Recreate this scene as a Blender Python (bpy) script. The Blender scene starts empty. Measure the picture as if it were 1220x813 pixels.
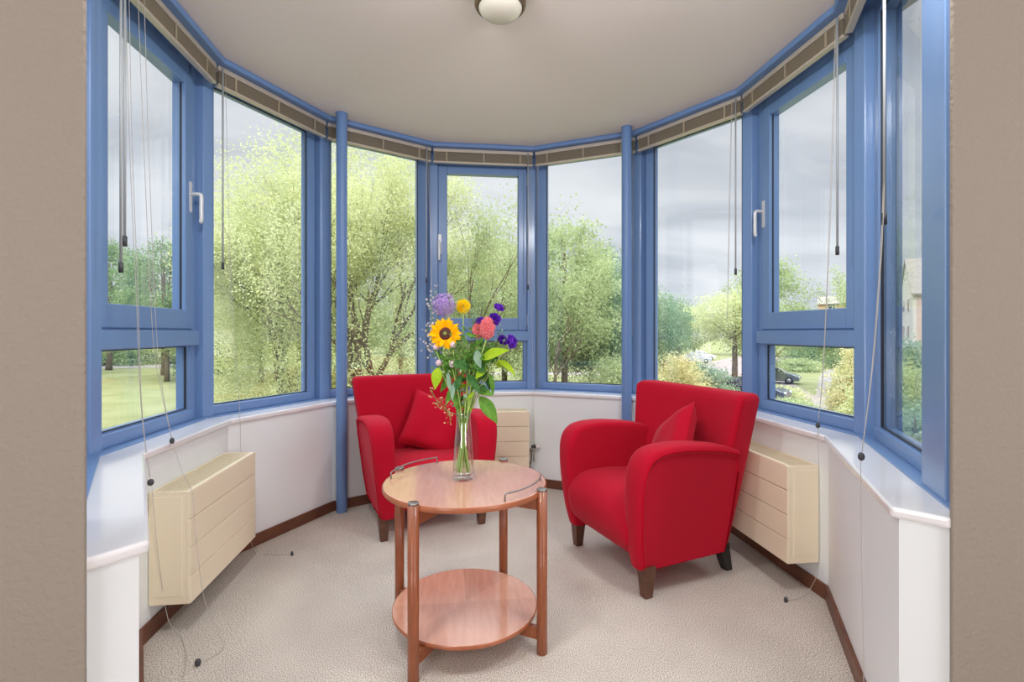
import bpy, math, random
import numpy as np
from mathutils import Vector, Matrix

random.seed(7)
rng = np.random.default_rng(11)
scn = bpy.context.scene
COL = scn.collection
PI = math.pi
TH = PI / 6            # the bay is part of a regular twelve-sided room
CEIL = 2.491
GROUND = -3.4          # garden level, one storey below the floor

# ------------------------------------------------------------------ materials
def lin(c):
    return tuple(((v / 255) / 12.92 if v / 255 <= 0.04045 else ((v / 255 + 0.055) / 1.055) ** 2.4) for v in c) + (1.0,)

MATS = {}
def mat(name, rgb, rough=0.6, metal=0.0, spec=0.5, noise=None, bump=None, sheen=0, coat=0, rgb2=None):
    if name in MATS: return MATS[name]
    m = bpy.data.materials.new(name); m.use_nodes = True
    nt = m.node_tree; b = nt.nodes['Principled BSDF']
    b.inputs['Base Color'].default_value = lin(rgb)
    b.inputs['Roughness'].default_value = rough
    b.inputs['Metallic'].default_value = metal
    b.inputs['Specular IOR Level'].default_value = spec
    if sheen:
        b.inputs['Sheen Weight'].default_value = sheen
        b.inputs['Sheen Roughness'].default_value = 0.5
    if coat:
        b.inputs['Coat Weight'].default_value = coat
        b.inputs['Coat Roughness'].default_value = 0.15
    tc = nt.nodes.new('ShaderNodeTexCoord')
    if noise:
        n = nt.nodes.new('ShaderNodeTexNoise'); n.inputs['Scale'].default_value = noise
        n.inputs['Detail'].default_value = 3
        nt.links.new(tc.outputs['Object'], n.inputs['Vector'])
        r = nt.nodes.new('ShaderNodeValToRGB')
        r.color_ramp.elements[0].position = 0.35; r.color_ramp.elements[1].position = 0.65
        r.color_ramp.elements[0].color = lin(rgb); r.color_ramp.elements[1].color = lin(rgb2 or rgb)
        nt.links.new(n.outputs['Fac'], r.inputs['Fac']); nt.links.new(r.outputs['Color'], b.inputs['Base Color'])
    if bump:
        n2 = nt.nodes.new('ShaderNodeTexNoise'); n2.inputs['Scale'].default_value = bump[0]
        n2.inputs['Detail'].default_value = 2
        nt.links.new(tc.outputs['Object'], n2.inputs['Vector'])
        bp = nt.nodes.new('ShaderNodeBump'); bp.inputs['Strength'].default_value = bump[1]
        bp.inputs['Distance'].default_value = bump[2] if len(bump) > 2 else 0.002
        nt.links.new(n2.outputs['Fac'], bp.inputs['Height']); nt.links.new(bp.outputs['Normal'], b.inputs['Normal'])
    MATS[name] = m
    return m

def leafmat(name, a, b2, trans=0.5, scale=1.2):
    if name in MATS: return MATS[name]
    m = bpy.data.materials.new(name); m.use_nodes = True
    nt = m.node_tree; nt.nodes.clear()
    out = nt.nodes.new('ShaderNodeOutputMaterial')
    tc = nt.nodes.new('ShaderNodeTexCoord')
    n = nt.nodes.new('ShaderNodeTexNoise'); n.inputs['Scale'].default_value = scale; n.inputs['Detail'].default_value = 6
    n.inputs['Roughness'].default_value = 0.75
    nt.links.new(tc.outputs['Object'], n.inputs['Vector'])
    r = nt.nodes.new('ShaderNodeValToRGB')
    r.color_ramp.elements[0].position = 0.36; r.color_ramp.elements[1].position = 0.64
    r.color_ramp.elements[0].color = lin(a); r.color_ramp.elements[1].color = lin(b2)
    nt.links.new(n.outputs['Fac'], r.inputs['Fac'])
    d = nt.nodes.new('ShaderNodeBsdfDiffuse'); t = nt.nodes.new('ShaderNodeBsdfTranslucent')
    mx = nt.nodes.new('ShaderNodeMixShader'); mx.inputs[0].default_value = trans
    nt.links.new(r.outputs['Color'], d.inputs['Color']); nt.links.new(r.outputs['Color'], t.inputs['Color'])
    nt.links.new(d.outputs[0], mx.inputs[1]); nt.links.new(t.outputs[0], mx.inputs[2])
    nt.links.new(mx.outputs[0], out.inputs['Surface'])
    MATS[name] = m
    return m

def glass_pane_mat():
    m = bpy.data.materials.new('window_glass'); m.use_nodes = True
    nt = m.node_tree; nt.nodes.clear()
    out = nt.nodes.new('ShaderNodeOutputMaterial')
    # reflectance of a thin pane: Schlick, the same from both sides
    ge = nt.nodes.new('ShaderNodeNewGeometry'); dt = nt.nodes.new('ShaderNodeVectorMath'); dt.operation = 'DOT_PRODUCT'
    nt.links.new(ge.outputs['Incoming'], dt.inputs[0]); nt.links.new(ge.outputs['Normal'], dt.inputs[1])
    ab = nt.nodes.new('ShaderNodeMath'); ab.operation = 'ABSOLUTE'; nt.links.new(dt.outputs['Value'], ab.inputs[0])
    om = nt.nodes.new('ShaderNodeMath'); om.operation = 'SUBTRACT'; om.inputs[0].default_value = 1.0; nt.links.new(ab.outputs[0], om.inputs[1])
    p5 = nt.nodes.new('ShaderNodeMath'); p5.operation = 'POWER'; p5.inputs[1].default_value = 5.0; nt.links.new(om.outputs[0], p5.inputs[0])
    fr = nt.nodes.new('ShaderNodeMath'); fr.operation = 'MULTIPLY_ADD'; fr.inputs[1].default_value = 0.90; fr.inputs[2].default_value = 0.065
    nt.links.new(p5.outputs[0], fr.inputs[0])
    tr = nt.nodes.new('ShaderNodeBsdfTransparent'); tr.inputs['Color'].default_value = (0.965, 0.98, 0.975, 1)
    gl = nt.nodes.new('ShaderNodeBsdfGlossy'); gl.inputs['Roughness'].default_value = 0.0
    mx = nt.nodes.new('ShaderNodeMixShader')
    nt.links.new(fr.outputs[0], mx.inputs[0]); nt.links.new(tr.outputs[0], mx.inputs[1]); nt.links.new(gl.outputs[0], mx.inputs[2])
    nt.links.new(mx.outputs[0], out.inputs['Surface'])
    return m

M_blue = mat('blue_lacquer', (110, 142, 187), 0.33, coat=0.3)
M_blue_dark = mat('blue_steel_paint', (102, 134, 182), 0.4)
M_gasket = mat('black_gasket', (28, 34, 44), 0.6)
M_alu = mat('aluminium', (208, 210, 212), 0.35, 0.2)
M_glass = glass_pane_mat()
M_sill = mat('white_sill_lacquer', (232, 230, 230), 0.12, coat=0.5)
M_wall = mat('bay_wall_paint', (232, 236, 236), 0.55, bump=(60, 0.12, 0.002))
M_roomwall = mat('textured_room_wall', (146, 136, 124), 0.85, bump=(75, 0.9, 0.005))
M_ceil = mat('ceiling_paint', (222, 212, 207), 0.8)
M_skirt = mat('brown_skirting_wood', (112, 68, 46), 0.4, noise=9, rgb2=(92, 54, 36))
M_cream = mat('cream_enamel', (236, 222, 194), 0.4)
M_cream_dark = mat('cream_grille', (222, 208, 174), 0.5)
M_slotdark = mat('radiator_inside', (126, 112, 84), 0.8)
M_blindmetal = mat('blind_rail_metal', (196, 184, 170), 0.4, 0.3)
M_slat = mat('blind_slats', (158, 146, 126), 0.45, 0.1)
M_tape = mat('blind_ladder_tape', (156, 143, 122), 0.7)
M_cord = mat('grey_cord', (186, 180, 172), 0.6)
M_wand = mat('blind_wand', (166, 170, 172), 0.35, 0.0)
M_darkgrip = mat('dark_grip', (62, 62, 66), 0.5)
M_red = mat('red_wool', (174, 8, 36), 0.92, spec=0.16, sheen=0.05, noise=420, rgb2=(186, 14, 44), bump=(700, 0.25, 0.0008))
M_redp = mat('red_piping', (184, 6, 34), 0.9, spec=0.1)
M_footwood = mat('dark_chair_leg_wood', (104, 66, 48), 0.4, noise=30, rgb2=(84, 52, 38))
M_footblack = mat('black_chair_leg', (30, 26, 26), 0.4)
M_chrome = mat('brushed_steel', (150, 146, 142), 0.3, 0.9)
M_bronze = mat('bronze_ring', (112, 92, 74), 0.35, 0.6)
M_opal = mat('opal_glass', (205, 200, 186), 0.25)
M_white = mat('white_plastic', (232, 230, 226), 0.35)

def wood_mat(name, a, b, sectors=0, rough=0.3, axis_scale=(1, 1, 14), coat=0.8):
    m = bpy.data.materials.new(name); m.use_nodes = True
    nt = m.node_tree; bs = nt.nodes['Principled BSDF']
    bs.inputs['Roughness'].default_value = rough
    bs.inputs['Coat Weight'].default_value = coat; bs.inputs['Coat Roughness'].default_value = 0.10
    tc = nt.nodes.new('ShaderNodeTexCoord'); mp = nt.nodes.new('ShaderNodeMapping')
    mp.inputs['Scale'].default_value = axis_scale
    nt.links.new(tc.outputs['Object'], mp.inputs['Vector'])
    n = nt.nodes.new('ShaderNodeTexNoise'); n.inputs['Scale'].default_value = 5; n.inputs['Detail'].default_value = 5
    nt.links.new(mp.outputs[0], n.inputs['Vector'])
    r = nt.nodes.new('ShaderNodeValToRGB')
    r.color_ramp.elements[0].position = 0.3; r.color_ramp.elements[1].position = 0.7
    r.color_ramp.elements[0].color = lin(a); r.color_ramp.elements[1].color = lin(b)
    nt.links.new(n.outputs['Fac'], r.inputs['Fac'])
    col = r.outputs['Color']
    if sectors:      # veneer laid in pie slices
        sp = nt.nodes.new('ShaderNodeSeparateXYZ'); nt.links.new(tc.outputs['Object'], sp.inputs[0])
        at = nt.nodes.new('ShaderNodeMath'); at.operation = 'ARCTAN2'
        nt.links.new(sp.outputs[1], at.inputs[0]); nt.links.new(sp.outputs[0], at.inputs[1])
        ml = nt.nodes.new('ShaderNodeMath'); ml.operation = 'MULTIPLY'; ml.inputs[1].default_value = sectors / (2 * PI)
        nt.links.new(at.outputs[0], ml.inputs[0])
        fl = nt.nodes.new('ShaderNodeMath'); fl.operation = 'FLOOR'; nt.links.new(ml.outputs[0], fl.inputs[0])
        wn = nt.nodes.new('ShaderNodeTexWhiteNoise'); wn.noise_dimensions = '1D'; nt.links.new(fl.outputs[0], wn.inputs['W'])
        mr = nt.nodes.new('ShaderNodeMapRange'); mr.inputs['To Min'].default_value = 0.86; mr.inputs['To Max'].default_value = 1.08
        nt.links.new(wn.outputs['Value'], mr.inputs['Value'])
        hs = nt.nodes.new('ShaderNodeHueSaturation'); nt.links.new(mr.outputs[0], hs.inputs['Value']); nt.links.new(col, hs.inputs['Color'])
        col = hs.outputs['Color']
    nt.links.new(col, bs.inputs['Base Color'])
    MATS[name] = m
    return m
M_cherry = wood_mat('cherry_wood_leg', (128, 68, 38), (152, 84, 48), rough=0.4, axis_scale=(30, 30, 2), coat=0.25)
M_cherryrim = wood_mat('cherry_edge', (150, 84, 52), (172, 100, 64), rough=0.4, axis_scale=(4, 4, 1), coat=0.3)
M_cherryplain = wood_mat('cherry_veneer_plain', (206, 148, 122), (216, 160, 134), rough=0.22, axis_scale=(14, 2, 1))
M_cherrytop = wood_mat('cherry_veneer_top', (206, 148, 120), (218, 164, 136), sectors=8, rough=0.22, axis_scale=(14, 2, 1))

def carpet_mat():
    m = bpy.data.materials.new('beige_carpet'); m.use_nodes = True
    nt = m.node_tree; b = nt.nodes['Principled BSDF']; b.inputs['Roughness'].default_value = 0.98
    b.inputs['Specular IOR Level'].default_value = 0.1
    tc = nt.nodes.new('ShaderNodeTexCoord')
    n = nt.nodes.new('ShaderNodeTexNoise'); n.inputs['Scale'].default_value = 300; n.inputs['Detail'].default_value = 3.5
    n2 = nt.nodes.new('ShaderNodeTexNoise'); n2.inputs['Scale'].default_value = 5; n2.inputs['Detail'].default_value = 3
    for q in (n, n2): nt.links.new(tc.outputs['Object'], q.inputs['Vector'])
    r = nt.nodes.new('ShaderNodeValToRGB')
    e = r.color_ramp.elements; e[0].position = 0.41; e[0].color = lin((130, 117, 104)); e[1].position = 0.55; e[1].color = lin((228, 220, 208))
    nt.links.new(n.outputs['Fac'], r.inputs['Fac'])
    mr = nt.nodes.new('ShaderNodeMapRange'); mr.inputs['From Min'].default_value = 0.3; mr.inputs['From Max'].default_value = 0.7
    mr.inputs['To Min'].default_value = 0.93; mr.inputs['To Max'].default_value = 1.04
    nt.links.new(n2.outputs['Fac'], mr.inputs['Value'])
    hs = nt.nodes.new('ShaderNodeHueSaturation'); nt.links.new(r.outputs['Color'], hs.inputs['Color']); nt.links.new(mr.outputs[0], hs.inputs['Value'])
    nt.links.new(hs.outputs['Color'], b.inputs['Base Color'])
    bp = nt.nodes.new('ShaderNodeBump'); bp.inputs['Strength'].default_value = 0.05; bp.inputs['Distance'].default_value = 0.002
    nt.links.new(n.outputs['Fac'], bp.inputs['Height']); nt.links.new(bp.outputs['Normal'], b.inputs['Normal'])
    return m
M_carpet = carpet_mat()

# ------------------------------------------------------------------ mesh helpers
class MB:
    """collects shapes, then builds ONE mesh object"""
    def __init__(s): s.v = []; s.f = []; s.smooth = []
    def add(s, vs, fs, smooth=False, M=None):
        o = len(s.v)
        if M is not None: vs = [tuple(M @ Vector(p)) for p in vs]
        s.v += [tuple(p) for p in vs]; s.f += [tuple(i + o for i in f) for f in fs]; s.smooth += [smooth] * len(fs)
        return s
    def box(s, x0, x1, y0, y1, z0, z1, M=None):
        vs = [(x, y, z) for z in (z0, z1) for y in (y0, y1) for x in (x0, x1)]
        return s.add(vs, [(0, 2, 3, 1), (4, 5, 7, 6), (0, 1, 5, 4), (2, 6, 7, 3), (0, 4, 6, 2), (1, 3, 7, 5)], False, M)
    def prism(s, poly, z0, z1, M=None):
        n = len(poly); vs = [(x, y, z0) for x, y in poly] + [(x, y, z1) for x, y in poly]
        fs = [tuple(range(n))[::-1], tuple(range(n, 2 * n))] + [(i, (i + 1) % n, n + (i + 1) % n, n + i) for i in range(n)]
        return s.add(vs, fs, False, M)
    def loft(s, rings, cap=True, closed=True, smooth=True, M=None):
        n = len(rings[0]); vs = [p for r in rings for p in r]; fs = []
        for k in range(len(rings) - 1):
            for i in range(n if closed else n - 1):
                j = (i + 1) % n
                fs.append((k * n + i, k * n + j, (k + 1) * n + j, (k + 1) * n + i))
        if cap: fs += [tuple(range(n))[::-1], tuple(range((len(rings) - 1) * n, len(rings) * n))]
        return s.add(vs, fs, smooth, M)
    def tube(s, pts, r, n=8, M=None):
        pts = [Vector(p) for p in pts]; rs = r if isinstance(r, (list, tuple)) else [r] * len(pts)
        rings = []; up = None
        for i, p in enumerate(pts):
            d = (pts[min(i + 1, len(pts) - 1)] - pts[max(i - 1, 0)])
            if d.length < 1e-9: d = Vector((0, 0, 1))
            d.normalize()
            if up is None: up = Vector((1, 0, 0)) if abs(d.x) < 0.8 else Vector((0, 1, 0))
            a = d.cross(up).normalized(); up = a.cross(d).normalized()
            rings.append([tuple(p + (a * math.cos(t) + up * math.sin(t)) * rs[i]) for t in [2 * PI * k / n for k in range(n)]])
        return s.loft(rings, M=M)
    def lathe(s, prof, n=32, c=(0, 0, 0), cap=True, M=None):
        rings = [[(c[0] + r * math.cos(2 * PI * k / n), c[1] + r * math.sin(2 * PI * k / n), c[2] + z) for k in range(n)] for r, z in prof]
        return s.loft(rings, cap=cap, M=M)
    def build(s, name, m, parent=None, bevel=0, seg=2, subsurf=0, loc=None, rot=0):
        me = bpy.data.meshes.new(name); me.from_pydata(s.v, [], s.f); me.update()
        if s.smooth: me.polygons.foreach_set('use_smooth', s.smooth)
        o = bpy.data.objects.new(name, me); COL.objects.link(o)
        for mm in (m if isinstance(m, (list, tuple)) else [m]): me.materials.append(mm)
        if parent: o.parent = parent
        if loc: o.location = loc
        if rot: o.rotation_euler = (0, 0, rot)
        if bevel:
            b = o.modifiers.new('bevel', 'BEVEL'); b.width = bevel; b.segments = seg; b.limit_method = 'ANGLE'; b.angle_limit = 0.6
        if subsurf:
            b = o.modifiers.new('sub', 'SUBSURF'); b.levels = subsurf; b.render_levels = subsurf
        return o

def empty(name, loc=(0, 0, 0), rot=0, parent=None):
    o = bpy.data.objects.new(name, None); COL.objects.link(o); o.location = loc; o.rotation_euler = (0, 0, rot)
    o.empty_display_size = 0.1
    if parent: o.parent = parent
    return o
def tag(o, label=None, cat=None, group=None, kind=None):
    if label: o['label'] = label
    if cat: o['category'] = cat
    if group: o['group'] = group
    if kind: o['kind'] = kind
    return o
def kids(o): return KIDS.get(o.name, [])
def copy_tree(o, parent=None):
    c = o.copy(); COL.objects.link(c)
    if parent: c.parent = parent
    for ch in list(o.children): copy_tree(ch, c)
    return c
def fp(i, s, r, z=None):
    a = (i - 4) * TH
    p = (math.sin(a) * r + math.cos(a) * s, math.cos(a) * r - math.sin(a) * s)
    return p if z is None else p + (z,)
def chain(r, e0, e8):
    R = r / math.cos(TH / 2)
    return [fp(0, -e0, r)] + [(R * math.sin((k - 3.5) * TH), R * math.cos((k - 3.5) * TH)) for k in range(8)] + [fp(8, e8, r)]
def band(stations, z0, z1, name, m, bevel=0, seg=2):
    """ring-like moulding following the bay; stations = [(r, end_s), ...]"""
    mb = MB(); chs = [chain(r, e, e) for r, e in stations]; n = len(chs[0]); k = len(chs)
    vs = [(x, y, z) for z in (z0, z1) for ch in chs for x, y in ch]; fs = []
    L = n * k
    for a in range(k - 1):
        for i in range(n - 1):
            p, q = a * n + i, (a + 1) * n + i
            fs.append((p, p + 1, q + 1, q)[::-1] if False else (p, p + 1, q + 1, q)); fs.append((L + p, L + q, L + q + 1, L + p + 1))
        fs.append((a * n, (a + 1) * n, L + (a + 1) * n, L + a * n)); e = n - 1
        fs.append((a * n + e, L + a * n + e, L + (a + 1) * n + e, (a + 1) * n + e))
    for i in range(n - 1):
        fs.append((i, L + i, L + i + 1, i + 1)); o = (k - 1) * n
        fs.append((o + i, o + i + 1, L + o + i + 1, L + o + i))
    mb.add(vs, fs)
    return tag(mb.build(name, m, bevel=bevel, seg=seg), kind='structure')
def rrect(a, b, r, k=5):
    pts = []
    for cx, cy, a0 in ((a - r, b - r, 0), (-a + r, b - r, PI / 2), (-a + r, -b + r, PI), (a - r, -b + r, 3 * PI / 2)):
        for j in range(k + 1):
            t = a0 + PI / 2 * j / k; pts.append((cx + r * math.cos(t), cy + r * math.sin(t)))
    return pts
def catmull(pts, n=6, closed=False):
    P = [Vector(p) for p in pts]; out = []; N = len(P)
    for i in range(N if closed else N - 1):
        p0 = P[(i - 1) % N] if closed or i > 0 else P[0]; p1 = P[i]; p2 = P[(i + 1) % N]
        p3 = P[(i + 2) % N] if closed or i + 2 < N else P[-1]
        for j in range(n):
            t = j / n
            out.append(0.5 * ((2 * p1) + (-p0 + p2) * t + (2 * p0 - 5 * p1 + 4 * p2 - p3) * t * t + (-p0 + 3 * p1 - 3 * p2 + p3) * t ** 3))
    if not closed: out.append(P[-1])
    return [tuple(p) for p in out]

# ------------------------------------------------------------------ room shell
poly = chain(1.60, 0.66, 0.66)
floorpoly = chain(1.50, 0.6, 0.6) + [(2.9, -1.2), (2.9, -4.2), (-2.9, -4.2), (-2.9, -1.2)]
mb = MB(); mb.prism(floorpoly[::-1], -0.12, 0.0); tag(mb.build('floor', M_carpet), kind='structure')
ceilpoly = chain(1.68, 0.66, 0.66) + [(2.9, -1.2), (2.9, -4.2), (-2.9, -4.2), (-2.9, -1.2)]
mb = MB(); mb.prism(ceilpoly[::-1], CEIL, CEIL + 0.15); tag(mb.build('ceiling', M_ceil), kind='structure')
band([(1.335, 0.582), (1.425, 0.612), (1.60, 0.50)], 0.0, 0.664, 'wall_bay', M_wall)
band([(1.322, 0.565), (1.3355, 0.581)], 0.0, 0.062, 'baseboard_bay', M_skirt, bevel=0.003)
band([(1.317, 0.584), (1.4217, 0.6225), (1.50, 0.56)], 0.664, 0.690, 'trim_1', M_sill, bevel=0.008, seg=3)
band([(1.442, 0.59), (1.58, 0.50)], 0.688, 0.695, 'trim_2', M_blue)
band([(1.352, 0.64), (1.62, 0.47)], 2.462, 2.4915, 'trim_3', M_blue_dark, bevel=0.008, seg=3)
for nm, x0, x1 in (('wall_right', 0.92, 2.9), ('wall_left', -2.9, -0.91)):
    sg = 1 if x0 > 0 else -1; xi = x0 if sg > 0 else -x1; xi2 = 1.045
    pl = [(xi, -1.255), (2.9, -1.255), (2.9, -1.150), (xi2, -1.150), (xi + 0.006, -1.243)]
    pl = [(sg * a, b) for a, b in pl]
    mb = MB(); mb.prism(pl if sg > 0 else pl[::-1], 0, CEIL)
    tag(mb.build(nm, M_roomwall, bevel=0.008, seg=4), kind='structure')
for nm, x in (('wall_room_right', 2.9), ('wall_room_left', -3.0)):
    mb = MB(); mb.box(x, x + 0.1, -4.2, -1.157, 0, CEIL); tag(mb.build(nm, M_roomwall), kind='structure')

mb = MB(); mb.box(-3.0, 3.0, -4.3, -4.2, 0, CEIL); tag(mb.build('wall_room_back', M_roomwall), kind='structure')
# mullions: box with its front along the facet nearer the centre of the bay
for k in range(8):
    c = (1.468 / math.cos(TH / 2)); ang = (k - 3.5) * TH; P0 = Vector((c * math.sin(ang), c * math.cos(ang)))
    near = k + 1 if k < 4 else k; far = k if k < 4 else k + 1
    an = (near - 4) * TH; af = (far - 4) * TH
    t = Vector((math.cos(an), -math.sin(an))) * (1 if k < 4 else -1)
    nn = Vector((math.sin(an), math.cos(an))); nf = Vector((math.sin(af), math.cos(af)))
    P1 = P0 + t * 0.058; P2 = P1 + nn * 0.13; P3 = P0 + nf * 0.13; Pm = (P0 + (nn + nf) * 0.075)
    pts = [P0, P1, P2, Pm + (P2 + P3 - 2 * Pm) * 0.5, P3]
    o = P0.copy(); mb = MB(); pl = [tuple(p - o) for p in pts]
    if k >= 4: pl = pl[::-1]
    mb.prism(pl, 0.690, 2.465)
    tag(mb.build('trim_%d' % (4 + k), M_blue, loc=(o.x, o.y, 0), bevel=0.004), kind='structure')

# windows --------------------------------------------------------------
def frame_ring(mb, x0, x1, z0, z1, w, y0, y1, wb=None, wt=None):
    wb = w if wb is None else wb; wt = w if wt is None else wt
    mb.box(x0, x0 + w, y0, y1, z0, z1); mb.box(x1 - w, x1, y0, y1, z0, z1)
    mb.box(x0 + w, x1 - w, y0, y1, z0, z0 + wb); mb.box(x0 + w, x1 - w, y0, y1, z1 - wt, z1)
def handle(parent, x, z, side):
    mb = MB(); mb.box(x - 0.014, x + 0.014, -0.012, 0.0, z - 0.02, z + 0.13)
    pl = mb.build('handle_plate', M_alu, parent, bevel=0.004)
    g = MB(); xs = x + side * 0.004
    g.tube(catmull([(xs, -0.005, z + 0.07), (xs, -0.045, z + 0.07), (xs, -0.056, z + 0.06), (xs, -0.056, z + 0.0), (xs, -0.056, z - 0.055), (xs, -0.050, z - 0.065)], 4), 0.0095, 10)
    g.build('grip', M_alu, pl)
for i in range(9):
    a = (i - 4) * TH; R0 = 1.50
    loc = fp(i, 0, R0, 0)
    sash = i in (1, 4, 7)
    s0, s1 = -0.338, 0.338
    if i == 8: s1 = 0.335
    if i == 0: s0 = -0.335
    f = MB()
    # outer frame: local x = along facet, local y = outward
    if sash:
        f.box(s0 - 0.04, s0 + 0.012, 0.0, 0.058, 0.695, 2.465); f.box(s1 - 0.012, s1 + 0.04, 0.0, 0.058, 0.695, 2.465)
        f.box(s0, s1, -0.012, 0.058, 0.695, 0.745); f.box(s0, s1, 0.0, 0.058, 2.37, 2.465)
        f.box(s0 - 0.012, s1 + 0.012, -0.034, 0.058, 1.060, 1.130); f.box(s0, s1, 0.0, 0.058, 1.125, 1.142)
    else:
        f.box(s0 - 0.04, s0 + 0.012, 0.0, 0.058, 0.695, 2.465); f.box(s1 - 0.012, s1 + 0.04, 0.0, 0.058, 0.695, 2.465)
        f.box(s0, s1, -0.012, 0.058, 0.695, 0.742); f.box(s0, s1, 0.0, 0.058, 2.40, 2.465)
        if i == 8: f.box(0.335, 0.50, -0.05, 0.10, 0.690, 2.465)
        if i == 0: f.box(-0.50, -0.335, -0.05, 0.10, 0.690, 2.465)
    w = tag(f.build('window_%d' % (i + 1), M_blue, loc=loc, rot=-a, bevel=0.003), kind='structure')
    if sash:
        g = MB(); frame_ring(g, s0 + 0.004, s1 - 0.004, 1.138, 2.372, 0.066, -0.010, 0.05, wb=0.092, wt=0.062)
        sh = g.build('sash', M_blue, w, bevel=0.004)
        g = MB(); frame_ring(g, s0 + 0.066, s1 - 0.066, 1.226, 2.316, 0.005, 0.006, 0.015); g.build('gasket', M_gasket, sh)
        g = MB(); g.box(s0 + 0.067, s1 - 0.067, 0.015, 0.035, 1.227, 2.315); g.build('upper_pane', M_glass, sh)
        g = MB(); frame_ring(g, s0 + 0.012, s1 - 0.012, 0.745, 1.060, 0.018, 0.004, 0.052, wb=0.006, wt=0.006); g.build('glazing_bead', M_blue, w)
        g = MB(); frame_ring(g, s0 + 0.028, s1 - 0.028, 0.750, 1.056, 0.005, 0.006, 0.015); g.build('gasket', M_gasket, w)
        g = MB(); g.box(s0 + 0.029, s1 - 0.029, 0.015, 0.035, 0.751, 1.055); g.build('lower_pane', M_glass, w)
        side = 1 if i == 1 else -1
        hx = (s1 - 0.020) if i == 1 else (s0 + 0.016)
        handle(sh, hx, 1.725, side)
        # hinges opposite the handle
        g = MB(); xh = s0 - 0.002 if i == 1 else s1 + 0.002
        for zz in (1.17, 2.24): g.tube([(xh, -0.016, zz), (xh, -0.016, zz + 0.09)], 0.007, 10)
        g.build('hinge', M_white, sh)
    else:
        g = MB(); frame_ring(g, s0 + 0.012, s1 - 0.012, 0.742, 2.40, 0.010, 0.004, 0.052, wb=0.004, wt=0.004); g.build('glazing_bead', M_blue, w)
        g = MB(); frame_ring(g, s0 + 0.021, s1 - 0.021, 0.745, 2.397, 0.005, 0.006, 0.015); g.build('gasket', M_gasket, w)
        g = MB(); g.box(s0 + 0.022, s1 - 0.022, 0.015, 0.035, 0.746, 2.396); g.build('pane', M_glass, w)

# steel columns ---------------------------------------------------------
for (x, y), lb in (((-0.915, 0.952), 'slim round blue steel column on the left, beside the left armchair'), ((0.925, 0.945), 'slim round blue steel column rising behind the right armchair')):
    mb = MB(); mb.lathe([(0.033, 0.0), (0.033, CEIL)], 32, cap=False)
    o = mb.build('steel_column', M_blue_dark, loc=(x, y, 0)); tag(o, lb, 'column')
    m2 = MB(); m2.lathe([(0.0335, CEIL - 0.004), (0.036, CEIL - 0.002), (0.036, CEIL)], 32); m2.build('collar', M_blue_dark, o)

# blinds ------------------------------------------------------------------
def make_blind(i, label, dz=0):
    a = (i - 4) * TH
    root = empty('venetian_blind', fp(i, 0, 1.408, 2.462), -a)
    tag(root, label, 'blind', None)
    mb = MB(); mb.box(-0.366, 0.366, -0.016, 0.020, -0.026, -0.001); mb.build('headrail', M_blindmetal, root, bevel=0.003)
    mb = MB(); n = 12
    sag = 0.0
    for k in range(n):
        z = -0.032 - k * 0.0052
        mb.box(-0.362, 0.362, -0.0125, 0.0125, z - 0.0012, z + 0.0012, Matrix.Rotation(0.10 if k % 2 else -0.05, 4, 'X') if False else None)
    mb.build('slat_stack', M_slat, root)
    mb = MB(); mb.box(-0.366, 0.366, -0.015, 0.015, -0.104, -0.0915); mb.build('bottom_rail', M_blindmetal, root, bevel=0.004)
    for x in (-0.27, 0.0, 0.27):
        mb = MB(); mb.box(x - 0.006, x + 0.006, -0.0165, -0.0140, -0.094, -0.024); mb.box(x - 0.008, x + 0.008, 0.0140, 0.0165, -0.094, -0.024)
        mb.build('ladder_tape', M_tape, root)
    return root
def wand(root, x, L, thick=0.0042):
    mb = MB(); mb.tube([(x, -0.024, -0.012), (x, -0.024, -L)], thick, 8); w = mb.build('tilt_wand', M_wand, root)
    mb = MB(); mb.tube([(x, -0.024, -L - 0.034), (x, -0.024, -L + 0.002)], thick * 1.7, 8); mb.build('wand_grip', M_darkgrip, w)
def cord(root, i, pts, r=0.0011, sub=5):
    """pts in facet coordinates (s, radius, z)"""
    p = [(s, rr - 1.408, z - 2.462) for s, rr, z in pts]
    mb = MB(); mb.tube(catmull(p, sub), r, 5); return mb.build('lift_cord', M_cord, root)
def tassel(root, s, rr, z, R=0.009):
    mb = MB(); mb.lathe([(0.001, 0.012), (R * 0.7, 0.009), (R, 0.0), (R * 0.8, -0.009), (0.001, -0.013)], 14, (s, rr - 1.408, z - 2.462))
    mb.build('cord_connector', M_darkgrip, root)
BL = ['raised venetian blind over the window nearest the left room wall',
      'raised blind over the left handled window, long cords hanging down to the carpet',
      'raised blind over the big fixed window left of the left column',
      'raised blind above the fixed window behind the left column',
      'raised blind above the centre window, over the flowers',
      'raised blind above the fixed window just right of the centre window',
      'raised blind above the fixed window just right of the right column',
      'raised blind over the right window with handle, cord falling to the radiator',
      'raised blind over the narrow-looking window nearest the right room wall']
B = [make_blind(i, BL[i]) for i in range(9)]
wand(B[1], -0.352, 1.0, 0.0045); wand(B[0], 0.33, 1.1)
for i, x, L in ((2, -0.350, 0.99), (3, 0.322, 0.95), (4, 0.327, 0.99), (5, 0.335, 0.90), (6, 0.343, 0.98), (7, 0.347, 0.98), (8, 0.25, 0.98)): wand(B[i], x, L)
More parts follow.
